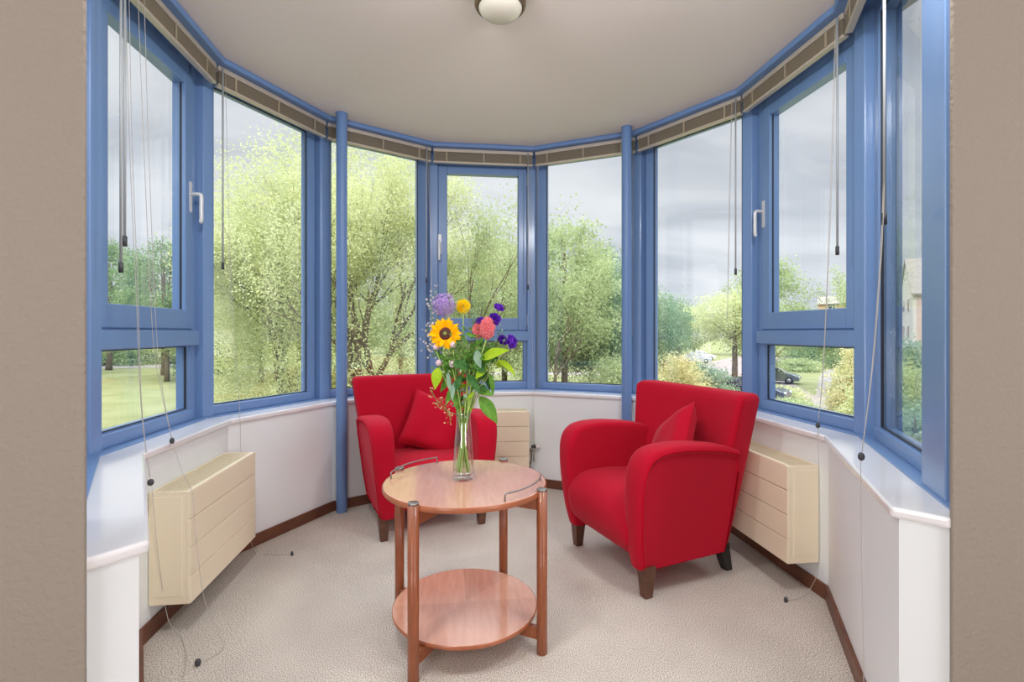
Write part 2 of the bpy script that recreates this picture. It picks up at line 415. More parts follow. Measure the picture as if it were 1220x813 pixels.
# cords of the blind over the left handled window
cord(B[1], 1, [(-0.350, 1.385, 2.44), (-0.335, 1.378, 1.8), (-0.322, 1.365, 1.29), (-0.334, 1.34, 0.85), (-0.344, 1.306, 0.60)])
cord(B[1], 1, [(-0.330, 1.385, 2.44), (-0.320, 1.378, 1.8), (-0.306, 1.368, 1.29), (-0.330, 1.34, 0.85), (-0.342, 1.306, 0.60)])
tassel(B[1], -0.344, 1.303, 0.583, 0.011)
cord(B[1], 1, [(-0.342, 1.300, 0.57), (-0.320, 1.29, 0.3), (-0.295, 1.27, 0.06), (-0.31, 1.22, 0.006), (-0.45, 1.13, 0.004), (-0.56, 1.09, 0.004)])
cord(B[1], 1, [(-0.28, 1.385, 2.44), (-0.25, 1.378, 1.8), (-0.221, 1.365, 1.126), (-0.21, 1.34, 0.9), (-0.204, 1.306, 0.715)])
cord(B[1], 1, [(-0.24, 1.385, 2.44), (-0.22, 1.378, 1.8), (-0.196, 1.365, 1.126), (-0.200, 1.34, 0.9), (-0.204, 1.306, 0.715)])
tassel(B[1], -0.206, 1.303, 0.703)
cord(B[1], 1, [(-0.208, 1.298, 0.695), (-0.26, 1.24, 0.60), (-0.33, 1.168, 0.53), (-0.345, 1.152, 0.40), (-0.35, 1.12, 0.16), (-0.36, 1.06, 0.02), (-0.41, 1.03, 0.005), (-0.47, 1.06, 0.005)])
tassel(B[1], -0.487, 1.076, 0.012, 0.010)
cord(B[2], 2, [(-0.335, 1.385, 2.44), (-0.325, 1.36, 1.4), (-0.316, 1.308, 0.735), (-0.315, 1.300, 0.515), (-0.30, 1.295, 0.25), (-0.27, 1.26, 0.01), (-0.26, 1.18, 0.004), (-0.22, 1.07, 0.004)])
tassel(B[2], -0.215, 1.062, 0.010, 0.007)
cord(B[3], 3, [(0.345, 1.385, 2.44), (0.350, 1.37, 1.6), (0.345, 1.355, 1.2)])
cord(B[3], 3, [(0.330, 1.385, 2.44), (0.353, 1.37, 1.6), (0.345, 1.355, 1.2)])
cord(B[4], 4, [(0.345, 1.385, 2.44), (0.349, 1.35, 1.4), (0.351, 1.305, 0.722), (0.357, 1.306, 0.247)])
cord(B[5], 5, [(0.352, 1.385, 2.44), (0.353, 1.375, 1.5), (0.353, 1.37, 1.1)])
cord(B[6], 6, [(0.318, 1.385, 2.44), (0.308, 1.375, 1.8), (0.302, 1.37, 1.2)])
cord(B[6], 6, [(0.322, 1.385, 2.44), (0.310, 1.375, 1.7), (0.302, 1.37, 1.2)])
cord(B[7], 7, [(0.335, 1.385, 2.44), (0.328, 1.37, 1.8), (0.317, 1.36, 1.323), (0.33, 1.33, 0.95), (0.336, 1.306, 0.745)])
cord(B[7], 7, [(0.340, 1.385, 2.44), (0.335, 1.37, 1.8), (0.321, 1.36, 1.323), (0.333, 1.33, 0.95), (0.336, 1.306, 0.745)])
tassel(B[7], 0.336, 1.304, 0.73)
cord(B[7], 7, [(0.337, 1.302, 0.719), (0.344, 1.305, 0.45), (0.335, 1.31, 0.15), (0.31, 1.29, 0.03), (0.335, 1.22, 0.006), (0.345, 1.16, 0.005)])
tassel(B[7], 0.348, 1.150, 0.010, 0.008)
cord(B[8], 8, [(0.22, 1.385, 2.44), (0.236, 1.385, 1.62), (0.29, 1.35, 1.1), (0.353, 1.306, 0.775)])
cord(B[8], 8, [(0.24, 1.385, 2.44), (0.25, 1.385, 1.62), (0.30, 1.35, 1.1), (0.353, 1.306, 0.775)])
tassel(B[8], 0.355, 1.304, 0.762)
cord(B[8], 8, [(0.357, 1.302, 0.75), (0.375, 1.30, 0.5), (0.425, 1.295, 0.15), (0.44, 1.28, 0.01)])

# radiators -----------------------------------------------------------------
def make_radiator():
    root = empty('radiator')
    # local: x along wall, y towards the wall (back at 0), z up from lower edge
    L, D, H = 0.305, 0.142, 0.418
    mb = MB(); mb.box(-L + 0.006, L - 0.006, -D + 0.010, -0.006, 0.006, H - 0.03); mb.build('convector_body', M_slotdark, root)
    for sg in (-1, 1):
        mb = MB(); mb.box(min(sg * L, sg * (L - 0.008)), max(sg * L, sg * (L - 0.008)), -D, 0, 0, H); sp_ = mb.build('side_panel', M_cream, root, bevel=0.002)
        mb = MB(); mb.box(sg * L - 0.0012, sg * L + 0.0012, -D + 0.026, -0.012, 0.03, H - 0.02); mb.build('raised_field', M_cream, sp_, bevel=0.001)
    p = H / 4
    for k in range(4):
        mb = MB(); mb.box(-L - 0.002, L + 0.002, -D - 0.004, -D + 0.012, k * p + 0.0014, (k + 1) * p - 0.0014); mb.build('front_panel', M_cream, root, bevel=0.0025)
    mb = MB(); mb.box(-L + 0.0085, L - 0.0085, -0.010, -0.001, H - 0.05, H); mb.box(-L + 0.0085, L - 0.0085, -D - 0.003, -D + 0.013, H - 0.012, H + 0.002); mb.build('top_rim', M_cream, root, bevel=0.002)
    mb = MB()
    for k in range(9):
        y = -D + 0.020 + k * 0.0135; mb.box(-L + 0.01, L - 0.01, y, y + 0.0085, H - 0.012, H - 0.003)
    for k in range(12):
        x = -L + 0.05 + k * 0.046; mb.box(x, x + 0.003, -D + 0.012, -0.01, H - 0.016, H - 0.008)
    mb.build('top_grille', M_cream_dark, root)
    return root
rad = make_radiator()
rads = [rad, copy_tree(rad), copy_tree(rad)]
for o, i, z, lb in ((rads[0], 1, 0.117, 'cream panelled radiator on the left wall below the handled window'),
                    (rads[1], 7, 0.135, 'cream panelled radiator on the right wall behind the right armchair'),
                    (rads[2], 4, 0.150, 'cream panelled radiator under the centre window behind the table')):
    o.location = fp(i, 0.0, 1.3325, z); o.rotation_euler = (0, 0, -(i - 4) * TH); tag(o, lb, 'radiator')
# plumbing of the left and centre radiators
for s in (0.265, 0.285):
    mb = MB(); mb.tube([(s, -0.05, 0.0), (s, -0.05, -0.03), (s + 0.008, -0.045, -0.050), (s + 0.012, -0.03, -0.062), (s + 0.012, -0.004, -0.066)], 0.0075, 10); mb.build('pipe', M_white, rads[0])
mb = MB(); mb.tube([(0.30, -0.06, 0.13), (0.335, -0.06, 0.13), (0.335, -0.06, 0.05), (0.335, -0.02, 0.02), (0.335, -0.004, 0.02)], 0.006, 10); mb.tube([(0.30, -0.09, 0.06), (0.32, -0.09, 0.06), (0.32, -0.06, -0.02), (0.32, -0.004, -0.03)], 0.006, 10)
mb.tube([(0.352, -0.06, 0.095), (0.352, -0.06, 0.045)], 0.005, 8)
mb.lathe([(0.012, -0.012), (0.012, 0.012)], 12, (0.335, -0.06, 0.13)); mb.lathe([(0.011, -0.01), (0.011, 0.01)], 12, (0.32, -0.09, 0.055)); mb.build('pipe', M_chrome, rads[2])
mb = MB(); mb.tube([(0.335, -0.06, 0.152), (0.352, -0.06, 0.152), (0.353, -0.06, 0.152), (0.366, -0.06, 0.152)], [0.010, 0.010, 0.014, 0.014], 14)
v = mb.build('valve', M_darkgrip, rads[2])
mb = MB(); mb.tube([(0.366, -0.06, 0.152), (0.392, -0.06, 0.152)], [0.0145, 0.0145], 14); mb.build('thermostat_knob', M_white, v)

# ceiling lamp -----------------------------------------------------------------
root = empty('ceiling_lamp', (-0.034, -0.264, CEIL)); tag(root, 'small round flush ceiling lamp with a frosted glass bowl and bronze ring, switched off', 'lamp')
mb = MB(); mb.lathe([(0.07, 0), (0.104, -0.001), (0.106, -0.012), (0.104, -0.046), (0.098, -0.056), (0.090, -0.058), (0.088, -0.05), (0.088, -0.02), (0.07, -0.01)], 48, cap=False); mb.build('metal_ring', M_bronze, root)
mb = MB(); mb.lathe([(0.0885, -0.045), (0.0875, -0.060), (0.080, -0.074), (0.064, -0.086), (0.040, -0.094), (0.018, -0.097), (0.001, -0.0975)], 48); mb.build('glass_bowl', M_opal, root)

# ------------------------------------------------------------------ armchairs
def make_armchair():
    root = empty('armchair')
    def xout(z): return 0.300 + 0.062 * max(0, min(1, (z - 0.13) / 0.5)) ** 0.8
    def xin(z): return 0.236 + 0.014 * max(0, min(1, (z - 0.13) / 0.5))
    # backrest: rings stacked in z, raked, with a hollow front and forward wings
    mb = MB(); rings = []
    zs = [0.122, 0.124, 0.132, 0.15, 0.25, 0.36, 0.46, 0.56, 0.64, 0.72, 0.78, 0.815, 0.832, 0.841, 0.845]
    for z in zs:
        u = (z - 0.12) / 0.725
        a = 0.275 + 0.105 * u ** 0.9; t = 0.062 - 0.006 * u; yc = 0.150 + 0.105 * u
        sh = {0.122: .05, 0.124: .03, 0.132: 0.012, 0.832: 0.006, 0.841: .014, 0.845: .024}.get(z, 0)
        ring = []
        for x, y in rrect(a - sh, t - sh * 0.9, min(0.028, t - sh * 0.9 - 0.001), 4):
            wing = 0.030 * (abs(x) / a) ** 3
            if y < 0: yy = y - wing + 0.012 * (1 - (x / a) ** 2) * 1.0
            else: yy = y
            top = 0.012 * (1 - (x / a) ** 2) * (1 if z > 0.8 else 0)
            ring.append((x, yc + yy, z + top * 0))
        rings.append(ring)
    # subdivide the long sides of every ring so that the hollow shows
    fine = []
    for ring in rings:
        r2 = []
        for j, p in enumerate(ring):
            q = ring[(j + 1) % len(ring)]; r2.append(p)
            if abs(p[0] - q[0]) > 0.3:
                a = abs(p[0]) + 0.012; front = p[1] < q[1] + 1 and (j > len(ring) // 2)
                for k in range(1, 10):
                    x = p[0] + (q[0] - p[0]) * k / 10
                    y = p[1]
                    if front:
                        w0 = 0.030 * (abs(p[0]) / a) ** 3; y = p[1] + w0 - 0.030 * (abs(x) / a) ** 3 + 0.014 * (1 - (x / a) ** 2)
                    r2.append((x, y, p[2]))
        fine.append(r2)
    mb.loft(fine); back = mb.build('backrest', M_red, root)
    for s in (-1, 1):
        mb = MB(); mb.tube(catmull([(s * (0.275 + 0.105 * ((z - .12) / .725) ** .9 - 0.002), 0.150 + 0.105 * (z - .12) / .725 - 0.062, z) for z in (0.15, 0.3, 0.5, 0.7, 0.825)], 4), 0.0035, 6)
        mb.build('piping', M_redp, back)
    # seat: profile in y-z lofted across x
    prof = catmull([(0.17, 0.375), (0.0, 0.405), (-0.16, 0.414), (-0.27, 0.400), (-0.335, 0.350), (-0.352, 0.285), (-0.335, 0.215), (-0.290, 0.160), (-0.24, 0.145), (0.0, 0.150), (0.17, 0.155)], 5, closed=True)
    cy, cz = -0.08, 0.28
    mb = MB(); rings = []
    for x in (-0.258, -0.252, -0.235, -0.19, -0.10, 0.0, 0.10, 0.19, 0.235, 0.252, 0.258):
        k = {0.258: 0.90, 0.252: 0.955, 0.235: 0.985, 0.19: 0.997}.get(abs(x), 1.0)
        rings.append([(x, cy + (p[0] - cy) * k, cz + (p[1] - cz) * k - 0.004 * (abs(x) / 0.25) ** 2) for p in prof])
    mb.loft(rings); mb.build('seat', M_red, root)
    # armrests
    for s in (-1, 1):
        path = catmull([(-0.286, 0.128), (-0.306, 0.22), (-0.319, 0.34), (-0.324, 0.45), (-0.317, 0.535), (-0.290, 0.590), (-0.235, 0.617), (-0.12, 0.624), (0.03, 0.611), (0.13, 0.594), (0.185, 0.578)], 5)
        rest = [(0.19, 0.50), (0.175, 0.30), (0.160, 0.150), (0.158, 0.128), (0.0, 0.125), (-0.15, 0.122), (-0.27, 0.120)]
        nor = []
        for j in range(len(path)):
            y1, z1 = path[min(j + 1, len(path) - 1)]; y0, z0 = path[max(j - 1, 0)]
            l = math.hypot(y1 - y0, z1 - z0); nor.append((-(z1 - z0) / l, (y1 - y0) / l))
        mb = MB(); rings = []
        for q, off in ((-0.060, -0.020), (-0.085, -0.006), (-0.080, 0.006), (-0.04, 0.016), (0.08, 0.021), (0.5, 0.023), (0.88, 0.021), (0.99, 0.015), (1.04, 0.004), (1.045, -0.004), (1.02, -0.011), (0.955, -0.013), (0.950, -0.018)):
            k = 0.985 if q in (-0.060, 0.950) else 1.0
            ring = []
            for (y, z), (ny, nz) in zip(path, nor):
                y2, z2 = y + ny * off, z + nz * off; xi, xo = xin(z2), xout(z2); ring.append((s * (xi + (xo - xi) * q), y2, z2))
            for y, z in rest:
                y2 = -0.05 + (y + 0.05) * k; xi, xo = xin(z), xout(z); ring.append((s * (xi + (xo - xi) * q), y2, z + (1 - k) * 0.3))
            rings.append(ring[::-1] if s > 0 else ring)
        mb.loft(rings)
        arm = mb.build('armrest', M_red, root)
        mb = MB(); pp = []
        for y, z in path: pp.append((s * (xout(z) + 0.0045), y, z))
        mb.tube(pp, 0.0036, 6); mb.build('piping', M_redp, arm)
    mb = MB(); mb.box(-0.245, 0.245, -0.22, 0.14, 0.135, 0.34); mb.build('base_frame', M_red, root, bevel=0.01)
    for (x, y, top, m, rake) in ((-0.283, -0.262, 0.135, M_footwood, 0), (0.283, -0.262, 0.135, M_footwood, 0), (-0.225, 0.205, 0.14, M_footblack, 1), (0.225, 0.205, 0.14, M_footblack, 1)):
        mb = MB(); w0, w1 = 0.030, 0.019
        dy = 0.045 * rake; dx = 0
        mb.loft([[(x + dx - w1, y + dy - w1, 0), (x + dx + w1, y + dy - w1, 0), (x + dx + w1, y + dy + w1, 0), (x + dx - w1, y + dy + w1, 0)],
                 [(x - w0, y - w0, top), (x + w0, y - w0, top), (x + w0, y + w0, top), (x - w0, y + w0, top)]], smooth=False)
        o = mb.build('leg', m, root, bevel=0.003)
        if rake: tag(o, 'black rear leg')
    return root
chairR = make_armchair(); chairL = copy_tree(chairR)
def rz(o, a): o.rotation_euler = (0, 0, a)
chairR.location = (0.762, 0.104, 0); rz(chairR, math.radians(-73.8))
chairL.location = (-0.412, 0.818, 0); rz(chairL, math.radians(18.76))
tag(chairR, 'red fabric armchair on the right, turned sideways, in front of the right column', 'armchair')
tag(chairL, 'red fabric armchair on the left, behind the round table with the flowers', 'armchair')

def make_cushion(label, loc, R):
    n = 22; mb = MB(); h = 0.172
    V = []; F = []
    for side in (1, -1):
        o = len(V)
        for a in range(n + 1):
            for b in range(n + 1):
                u = -1 + 2 * a / n; v = -1 + 2 * b / n
                pinch = 1 - 0.075 * (1 - u * u) * abs(v) ** 3; pinch2 = 1 - 0.075 * (1 - v * v) * abs(u) ** 3
                t = 0.062 * ((1 - u ** 4) * (1 - v ** 4)) ** 0.55 + 0.004 * (math.sin(7 * u + 3 * v) + math.sin(5 * v - 4 * u)) * (1 - u * u) * (1 - v * v)
                V.append((u * h * pinch2 if False else u * h * (1 - 0.07 * (1 - v * v) * u * u), v * h * (1 - 0.07 * (1 - u * u) * v * v), side * max(t, 0.0015)))
        for a in range(n):
            for b in range(n):
                q = (o + a * (n + 1) + b, o + (a + 1) * (n + 1) + b, o + (a + 1) * (n + 1) + b + 1, o + a * (n + 1) + b + 1)
                F.append(q if side > 0 else q[::-1])
    mb.add(V, F, True)
    edge = []
    for (u0, v0, u1, v1) in ((-1, -1, 1, -1), (1, -1, 1, 1), (1, 1, -1, 1), (-1, 1, -1, -1)):
        for k in range(10):
            u = u0 + (u1 - u0) * k / 10; v = v0 + (v1 - v0) * k / 10
            edge.append((u * h * (1 - 0.07 * (1 - v * v) * u * u), v * h * (1 - 0.07 * (1 - u * u) * v * v), 0))
    mb.tube(edge + [edge[0]], 0.0035, 6)
    o = mb.build('cushion', M_red); o.location = loc; o.rotation_mode = 'XYZ'; o.rotation_euler = R
    return tag(o, label, 'cushion')
def in_chair(chair, p):
    a = chair.rotation_euler.z; c, s = math.cos(a), math.sin(a)
    return (chair.location.x + p[0] * c - p[1] * s, chair.location.y + p[0] * s + p[1] * c, p[2])
def cushion_rot(chair, lean, roll, yaw):
    return (Matrix.Rotation(chair.rotation_euler.z, 4, 'Z') @ Matrix.Rotation(yaw, 4, 'Z') @ Matrix.Rotation(PI / 2 - lean, 4, 'X') @ Matrix.Rotation(roll, 4, 'Z')).to_euler()
make_cushion('red square cushion leaning in the left armchair, behind the vase', in_chair(chairL, (0.085, 0.030, 0.555)), cushion_rot(chairL, 0.35, -0.36, -0.2))
make_cushion('red square cushion standing on its corner in the right armchair', in_chair(chairR, (0.105, 0.020, 0.575)), cushion_rot(chairR, 0.42, 0.62, -0.45))

# ------------------------------------------------------------------ round table
TC = (-0.178, -0.387)
table = empty('round_table', (TC[0], TC[1], 0))
tag(table, 'round cherry wood side table with a lower shelf, in front of the armchairs', 'table')
mb = MB(); mb.lathe([(0.299, 0.545), (0.303, 0.548), (0.303, 0.562), (0.300, 0.565)], 96); 
def flat_top(mb):
    return mb
o = mb.build('tabletop', M_cherryplain, table); rim = MB(); rim.lathe([(0.3025, 0.5455), (0.3045, 0.548), (0.3045, 0.562), (0.3025, 0.5645)], 96, cap=False); rim.build('edge_band', M_cherryrim, o)
o.data.polygons.foreach_set('use_smooth', [len(p.vertices) == 4 for p in o.data.polygons])
mb = MB(); mb.lathe([(0.265, 0.090), (0.268, 0.093), (0.268, 0.103), (0.266, 0.105)], 96); o = mb.build('lower_shelf', M_cherrytop, table); rim = MB(); rim.lathe([(0.2675, 0.0905), (0.2692, 0.093), (0.2692, 0.103), (0.2675, 0.1045)], 96, cap=False); rim.build('edge_band', M_cherryrim, o)
o.data.polygons.foreach_set('use_smooth', [len(p.vertices) == 4 for p in o.data.polygons])
angs = [math.radians(a) for a in (-123.5, -33.0, 57.0, 146.5)]
for k, a in enumerate(angs):
    R = 0.313; x, y = R * math.cos(a), R * math.sin(a)
    mb = MB(); mb.lathe([(0.0165, 0.0), (0.0185, 0.002), (0.0185, 0.568)], 28, (x, y, 0)); lg = mb.build('leg', M_cherry, table)
    mb = MB(); mb.lathe([(0.0175, 0.568), (0.0180, 0.574), (0.016, 0.576)], 28, (x, y, 0)); mb.build('leg_cap', M_chrome, lg)
for k in (0, 1):
    a = angs[k]
    for z0, z1, nm in ((0.500, 0.545, 'top_crossbar'), (0.048, 0.090, 'shelf_crossbar')):
        mb = MB(); e = 0.0 if k == 0 else 0.0005
        mb.box(-0.302, 0.302, -0.011, 0.011, z0 + e, z1 - e, Matrix.Rotation(a, 4, 'Z')); mb.build(nm, M_cherry, table, bevel=0.002)
for a0, a1 in ((113.5, 171), (-64, -9)):
    R = 0.283; pts = []
    n = 18; h = 0.024
    for k in range(n + 1):
        a = math.radians(a0 + (a1 - a0) * k / n); pts.append((R * math.cos(a), R * math.sin(a), 0.565 + h))
    pts = [(pts[0][0], pts[0][1], 0.560), (pts[0][0], pts[0][1], 0.565 + h - 0.005)] + pts[0:1] + pts[1:-1] + pts[-1:] + [(pts[-1][0], pts[-1][1], 0.565 + h - 0.005), (pts[-1][0], pts[-1][1], 0.560)]
    mb = MB(); mb.tube(pts, 0.0028, 8); mb.build('gallery_rail', M_chrome, table)

# ------------------------------------------------------------------ vase and bouquet
VX, VY, VZ = -0.185, -0.374, 0.5655
YW = 0.117
def bq(u, h, d=0.0):
    """bouquet frame: u metres to the right of the vase axis, h above the table, d away from the room"""
    return (u * math.cos(YW) + d * math.sin(YW), -u * math.sin(YW) + d * math.cos(YW), h)
vase = empty('glass_vase', (VX, VY, VZ)); tag(vase, 'tall clear glass vase filled with stems and water on the round table', 'vase')
def clear_glass(name, base, k, tint):
    m = bpy.data.materials.new(name); m.use_nodes = True
    nt = m.node_tree; nt.nodes.clear(); out = nt.nodes.new('ShaderNodeOutputMaterial')
    ge = nt.nodes.new('ShaderNodeNewGeometry'); dt = nt.nodes.new('ShaderNodeVectorMath'); dt.operation = 'DOT_PRODUCT'
    nt.links.new(ge.outputs['Incoming'], dt.inputs[0]); nt.links.new(ge.outputs['Normal'], dt.inputs[1])
    ab = nt.nodes.new('ShaderNodeMath'); ab.operation = 'ABSOLUTE'; nt.links.new(dt.outputs['Value'], ab.inputs[0])
    om = nt.nodes.new('ShaderNodeMath'); om.operation = 'SUBTRACT'; om.inputs[0].default_value = 1.0; nt.links.new(ab.outputs[0], om.inputs[1])
    p5 = nt.nodes.new('ShaderNodeMath'); p5.operation = 'POWER'; p5.inputs[1].default_value = 3.0; nt.links.new(om.outputs[0], p5.inputs[0])
    fr = nt.nodes.new('ShaderNodeMath'); fr.operation = 'MULTIPLY_ADD'; fr.inputs[1].default_value = k; fr.inputs[2].default_value = base
    nt.links.new(p5.outputs[0], fr.inputs[0])
    tr = nt.nodes.new('ShaderNodeBsdfTransparent'); tr.inputs['Color'].default_value = tint
    gl = nt.nodes.new('ShaderNodeBsdfGlossy'); gl.inputs['Roughness'].default_value = 0.03; mx = nt.nodes.new('ShaderNodeMixShader')
    nt.links.new(fr.outputs[0], mx.inputs[0]); nt.links.new(tr.outputs[0], mx.inputs[1]); nt.links.new(gl.outputs[0], mx.inputs[2]); nt.links.new(mx.outputs[0], out.inputs['Surface'])
    return m
M_vglass = clear_glass('vase_glass', 0.07, 0.95, (0.97, 0.985, 0.98, 1)); M_water = clear_glass('vase_water', 0.02, 0.4, (0.97, 0.99, 0.96, 1))
mb = MB(); mb.lathe([(0.0005, 0.0), (0.036, 0.0), (0.0405, 0.003), (0.0425, 0.012), (0.0420, 0.024), (0.0375, 0.08), (0.033, 0.15), (0.0285, 0.20), (0.0268, 0.235), (0.0275, 0.252), (0.0258, 0.252), (0.0250, 0.235), (0.0265, 0.20), (0.0308, 0.15), (0.0352, 0.08), (0.0392, 0.028), (0.034, 0.018), (0.0005, 0.016)], 48, cap=False)
mb.build('vase_body', M_vglass, vase)
mb = MB(); mb.lathe([(0.0005, 0.0165), (0.033, 0.0185), (0.0387, 0.0285), (0.0347, 0.08), (0.0303, 0.15), (0.0290, 0.164), (0.0005, 0.164)], 40, cap=False); mb.build('water', M_water, vase)

M_stem = mat('green_stem', (150, 182, 84), 0.5, noise=60, rgb2=(176, 200, 118)); M_stemd = mat('dark_green_stem', (98, 136, 66), 0.5)
M_lime = leafmat('lime_leaf', (150, 190, 40), (178, 206, 62), 0.35, 40)
M_mid = leafmat('mid_green_leaf', (82, 134, 52), (120, 164, 74), 0.3, 40)
M_dkl = leafmat('dark_green_leaf', (52, 96, 52), (84, 128, 70), 0.25, 40)
M_euc = leafmat('grey_green_leaf', (128, 158, 138), (158, 184, 158), 0.25, 40)
M_lilac = mat('lilac_petal', (142, 104, 180), 0.6, noise=160, rgb2=(188, 156, 212))
M_sunpet = leafmat('sunflower_petal', (250, 176, 14), (255, 200, 30), 0.3, 60)
M_sundisc = mat('sunflower_disc', (58, 26, 20), 0.9, noise=300, rgb2=(92, 44, 26)); M_sunmid = mat('sunflower_heart', (120, 140, 70), 0.9)
M_yellow = leafmat('yellow_petal', (240, 206, 20), (252, 226, 60), 0.3, 60)
M_purple = leafmat('purple_petal', (104, 44, 184), (140, 78, 214), 0.25, 60)
M_celo = mat('celosia_red', (206, 76, 92), 0.8, noise=220, rgb2=(236, 150, 148))
M_palepink = leafmat('pale_pink_petal', (232, 204, 214), (244, 228, 232), 0.4, 60)
M_wax = leafmat('waxflower_petal', (232, 214, 216), (246, 236, 232), 0.4, 60)

def stem_pts(tip, k):
    """from the bottom of the vase, through the neck, to the bloom"""
    r = random.Random(k)
    tx, ty, tz = tip; L = math.hypot(tx, ty) + 1e-6
    a = math.atan2(ty, tx) + PI + r.uniform(-0.9, 0.9); rb = r.uniform(0.012, 0.032)
    an = math.atan2(ty, tx) + r.uniform(-0.7, 0.7); rn = r.uniform(0.005, 0.0215)
    b = (rb * math.cos(a), rb * math.sin(a), 0.024 + r.uniform(0, 0.012)); n = (rn * math.cos(an), rn * math.sin(an), 0.232)
    m = (n[0] + (tx - n[0]) * 0.42, n[1] + (ty - n[1]) * 0.42, 0.232 + (tz - 0.232) * 0.5)
    return [b, ((b[0] + n[0]) / 2, (b[1] + n[1]) / 2, 0.13), n, m, tip]
def blade(mb, base, tip, width, up=(0, 0, 1), curl=0.15, fold=0.12, n=9, shape=1.0):
    base = Vector(base); tip = Vector(tip); ax = tip - base; L = ax.length; ax.normalize()
    side = ax.cross(Vector(up))
    if side.length < 1e-4: side = ax.cross(Vector((1, 0, 0)))
    side.normalize(); nor = side.cross(ax).normalized(); rows = []
    for i in range(n + 1):
        t = i / n; w = width * (math.sin(PI * min(1, t ** 0.8 * 0.98 + 0.02))) ** shape + 0.0006
        c = base + ax * (L * t) + nor * (curl * L * math.sin(PI * t))
        rows.append([tuple(c + side * (w * s) + nor * (fold * w * (s * s * 2 - 0))) for s in (-1, -0.5, 0, 0.5, 1)])
    vs = [p for r in rows for p in r]; fs = []
    for i in range(n):
        for j in range(4): fs.append((i * 5 + j, i * 5 + j + 1, (i + 1) * 5 + j + 1, (i + 1) * 5 + j))
    mb.add(vs, fs, True)
def fib(n):
    out = []
    for i in range(n):
        z = 1 - 2 * (i + 0.5) / n; r = math.sqrt(1 - z * z); a = i * 2.399963
        out.append((r * math.cos(a), r * math.sin(a), z))
    return out
def frame_of(d):
    d = Vector(d).normalized(); u = Vector((0, 0, 1)) if abs(d.z) < 0.9 else Vector((1, 0, 0))
    a = d.cross(u).normalized(); b = a.cross(d).normalized(); return d, a, b
def flower(name, label, tip, k, sr=0.0022, sm=None, cat='flower', group=None):
    root = empty(name, (VX, VY, VZ)); tag(root, label, cat, group)
    mb = MB(); mb.tube(catmull(stem_pts(tip, k), 6), sr, 7); mb.build('stem', sm or M_stem, root)
    return root

# allium
c = bq(-0.073, 0.659, 0.0)
al = flower('allium', 'big round lilac allium at the top left of the bouquet', c, 1, 0.0028)
mb = MB(); rr = random.Random(3)
for p in fib(210):
    d, a, b = frame_of(p); R = 0.046 * rr.uniform(0.74, 1.06); o = Vector(c) + d * R; ph = rr.uniform(0, PI)
    for q in range(6):
        t = ph + q * PI / 3; e = a * math.cos(t) + b * math.sin(t); sdd = a * -math.sin(t) + b * math.cos(t)
        mb.add([tuple(o), tuple(o + e * 0.004 + sdd * 0.0012 + d * .0005), tuple(o + e * 0.0078 + d * 0.002), tuple(o + e * 0.004 - sdd * 0.0012 + d * .0005)], [(0, 1, 2, 3)])
    mb.add([tuple(Vector(c)), tuple(o + a * 0.0006), tuple(o - a * 0.0006)], [(0, 1, 2)])
mb.build('flower_head', M_lilac, al)
# sunflower
def ray_flower(root, c, axis, r0, r1, wid, npet, rows, pm, seedv):
    d, a, b = frame_of(axis); rr = random.Random(seedv); mb = MB()
    for row in range(rows):
        for q in range(npet):
            t = 2 * PI * (q + 0.5 * row) / npet + rr.uniform(-0.08, 0.08); e = a * math.cos(t) + b * math.sin(t)
            L = r1 * rr.uniform(0.88, 1.06); lift = 0.25 * row + rr.uniform(-0.15, 0.2)
            base = Vector(c) + e * r0 * 0.8 - d * 0.002 * row; tip = Vector(c) + e * L + d * (L - r0) * lift
            blade(mb, base, tip, wid * rr.uniform(0.85, 1.1), up=tuple(d), curl=0.08, n=6, shape=0.8)
    return mb.build('corolla', pm, root)
c = bq(-0.064, 0.551, -0.03); ax = (-0.22, -0.95, 0.16)
sf = flower('sunflower', 'yellow sunflower with a dark brown centre facing the room', tuple(Vector(c) + Vector((0.01, 0.02, -0.01))), 2, 0.0040)
ray_flower(sf, c, ax, 0.020, 0.060, 0.0092, 16, 2, M_sunpet, 5)
d, a, b = frame_of(ax)
mb = MB(); M4 = Matrix.Translation(c) @ Matrix((a, b, d)).transposed().to_4x4()
mb.lathe([(0.024, -0.004), (0.0245, 0.002), (0.021, 0.0065), (0.013, 0.0085), (0.0005, 0.0075)], 32, M=M4); mb.build('disc', M_sundisc, sf)
mb = MB(); mb.lathe([(0.0075, 0.0082), (0.006, 0.0105), (0.0005, 0.0112)], 16, M=M4); mb.build('heart', M_sunmid, sf)
mb = MB()
for q in range(12):
    t = 2 * PI * q / 12; e = a * math.cos(t) + b * math.sin(t); blade(mb, Vector(c) + e * 0.008 - d * 0.010, Vector(c) + e * 0.036 - d * 0.004, 0.006, up=tuple(d), n=4)
mb.build('sepals', M_mid, sf)
# yellow pompon behind the allium
c = bq(-0.004, 0.657, 0.035)
yf = flower('yellow_chrysanthemum', 'small bright yellow flower half hidden behind the lilac allium', c, 4)
mb = MB()
for p in fib(90):
    d, a, b = frame_of(p); blade(mb, Vector(c) + d * 0.010, Vector(c) + d * 0.030, 0.0042, up=tuple(a), n=3)
mb.build('flower_head', M_yellow, yf)
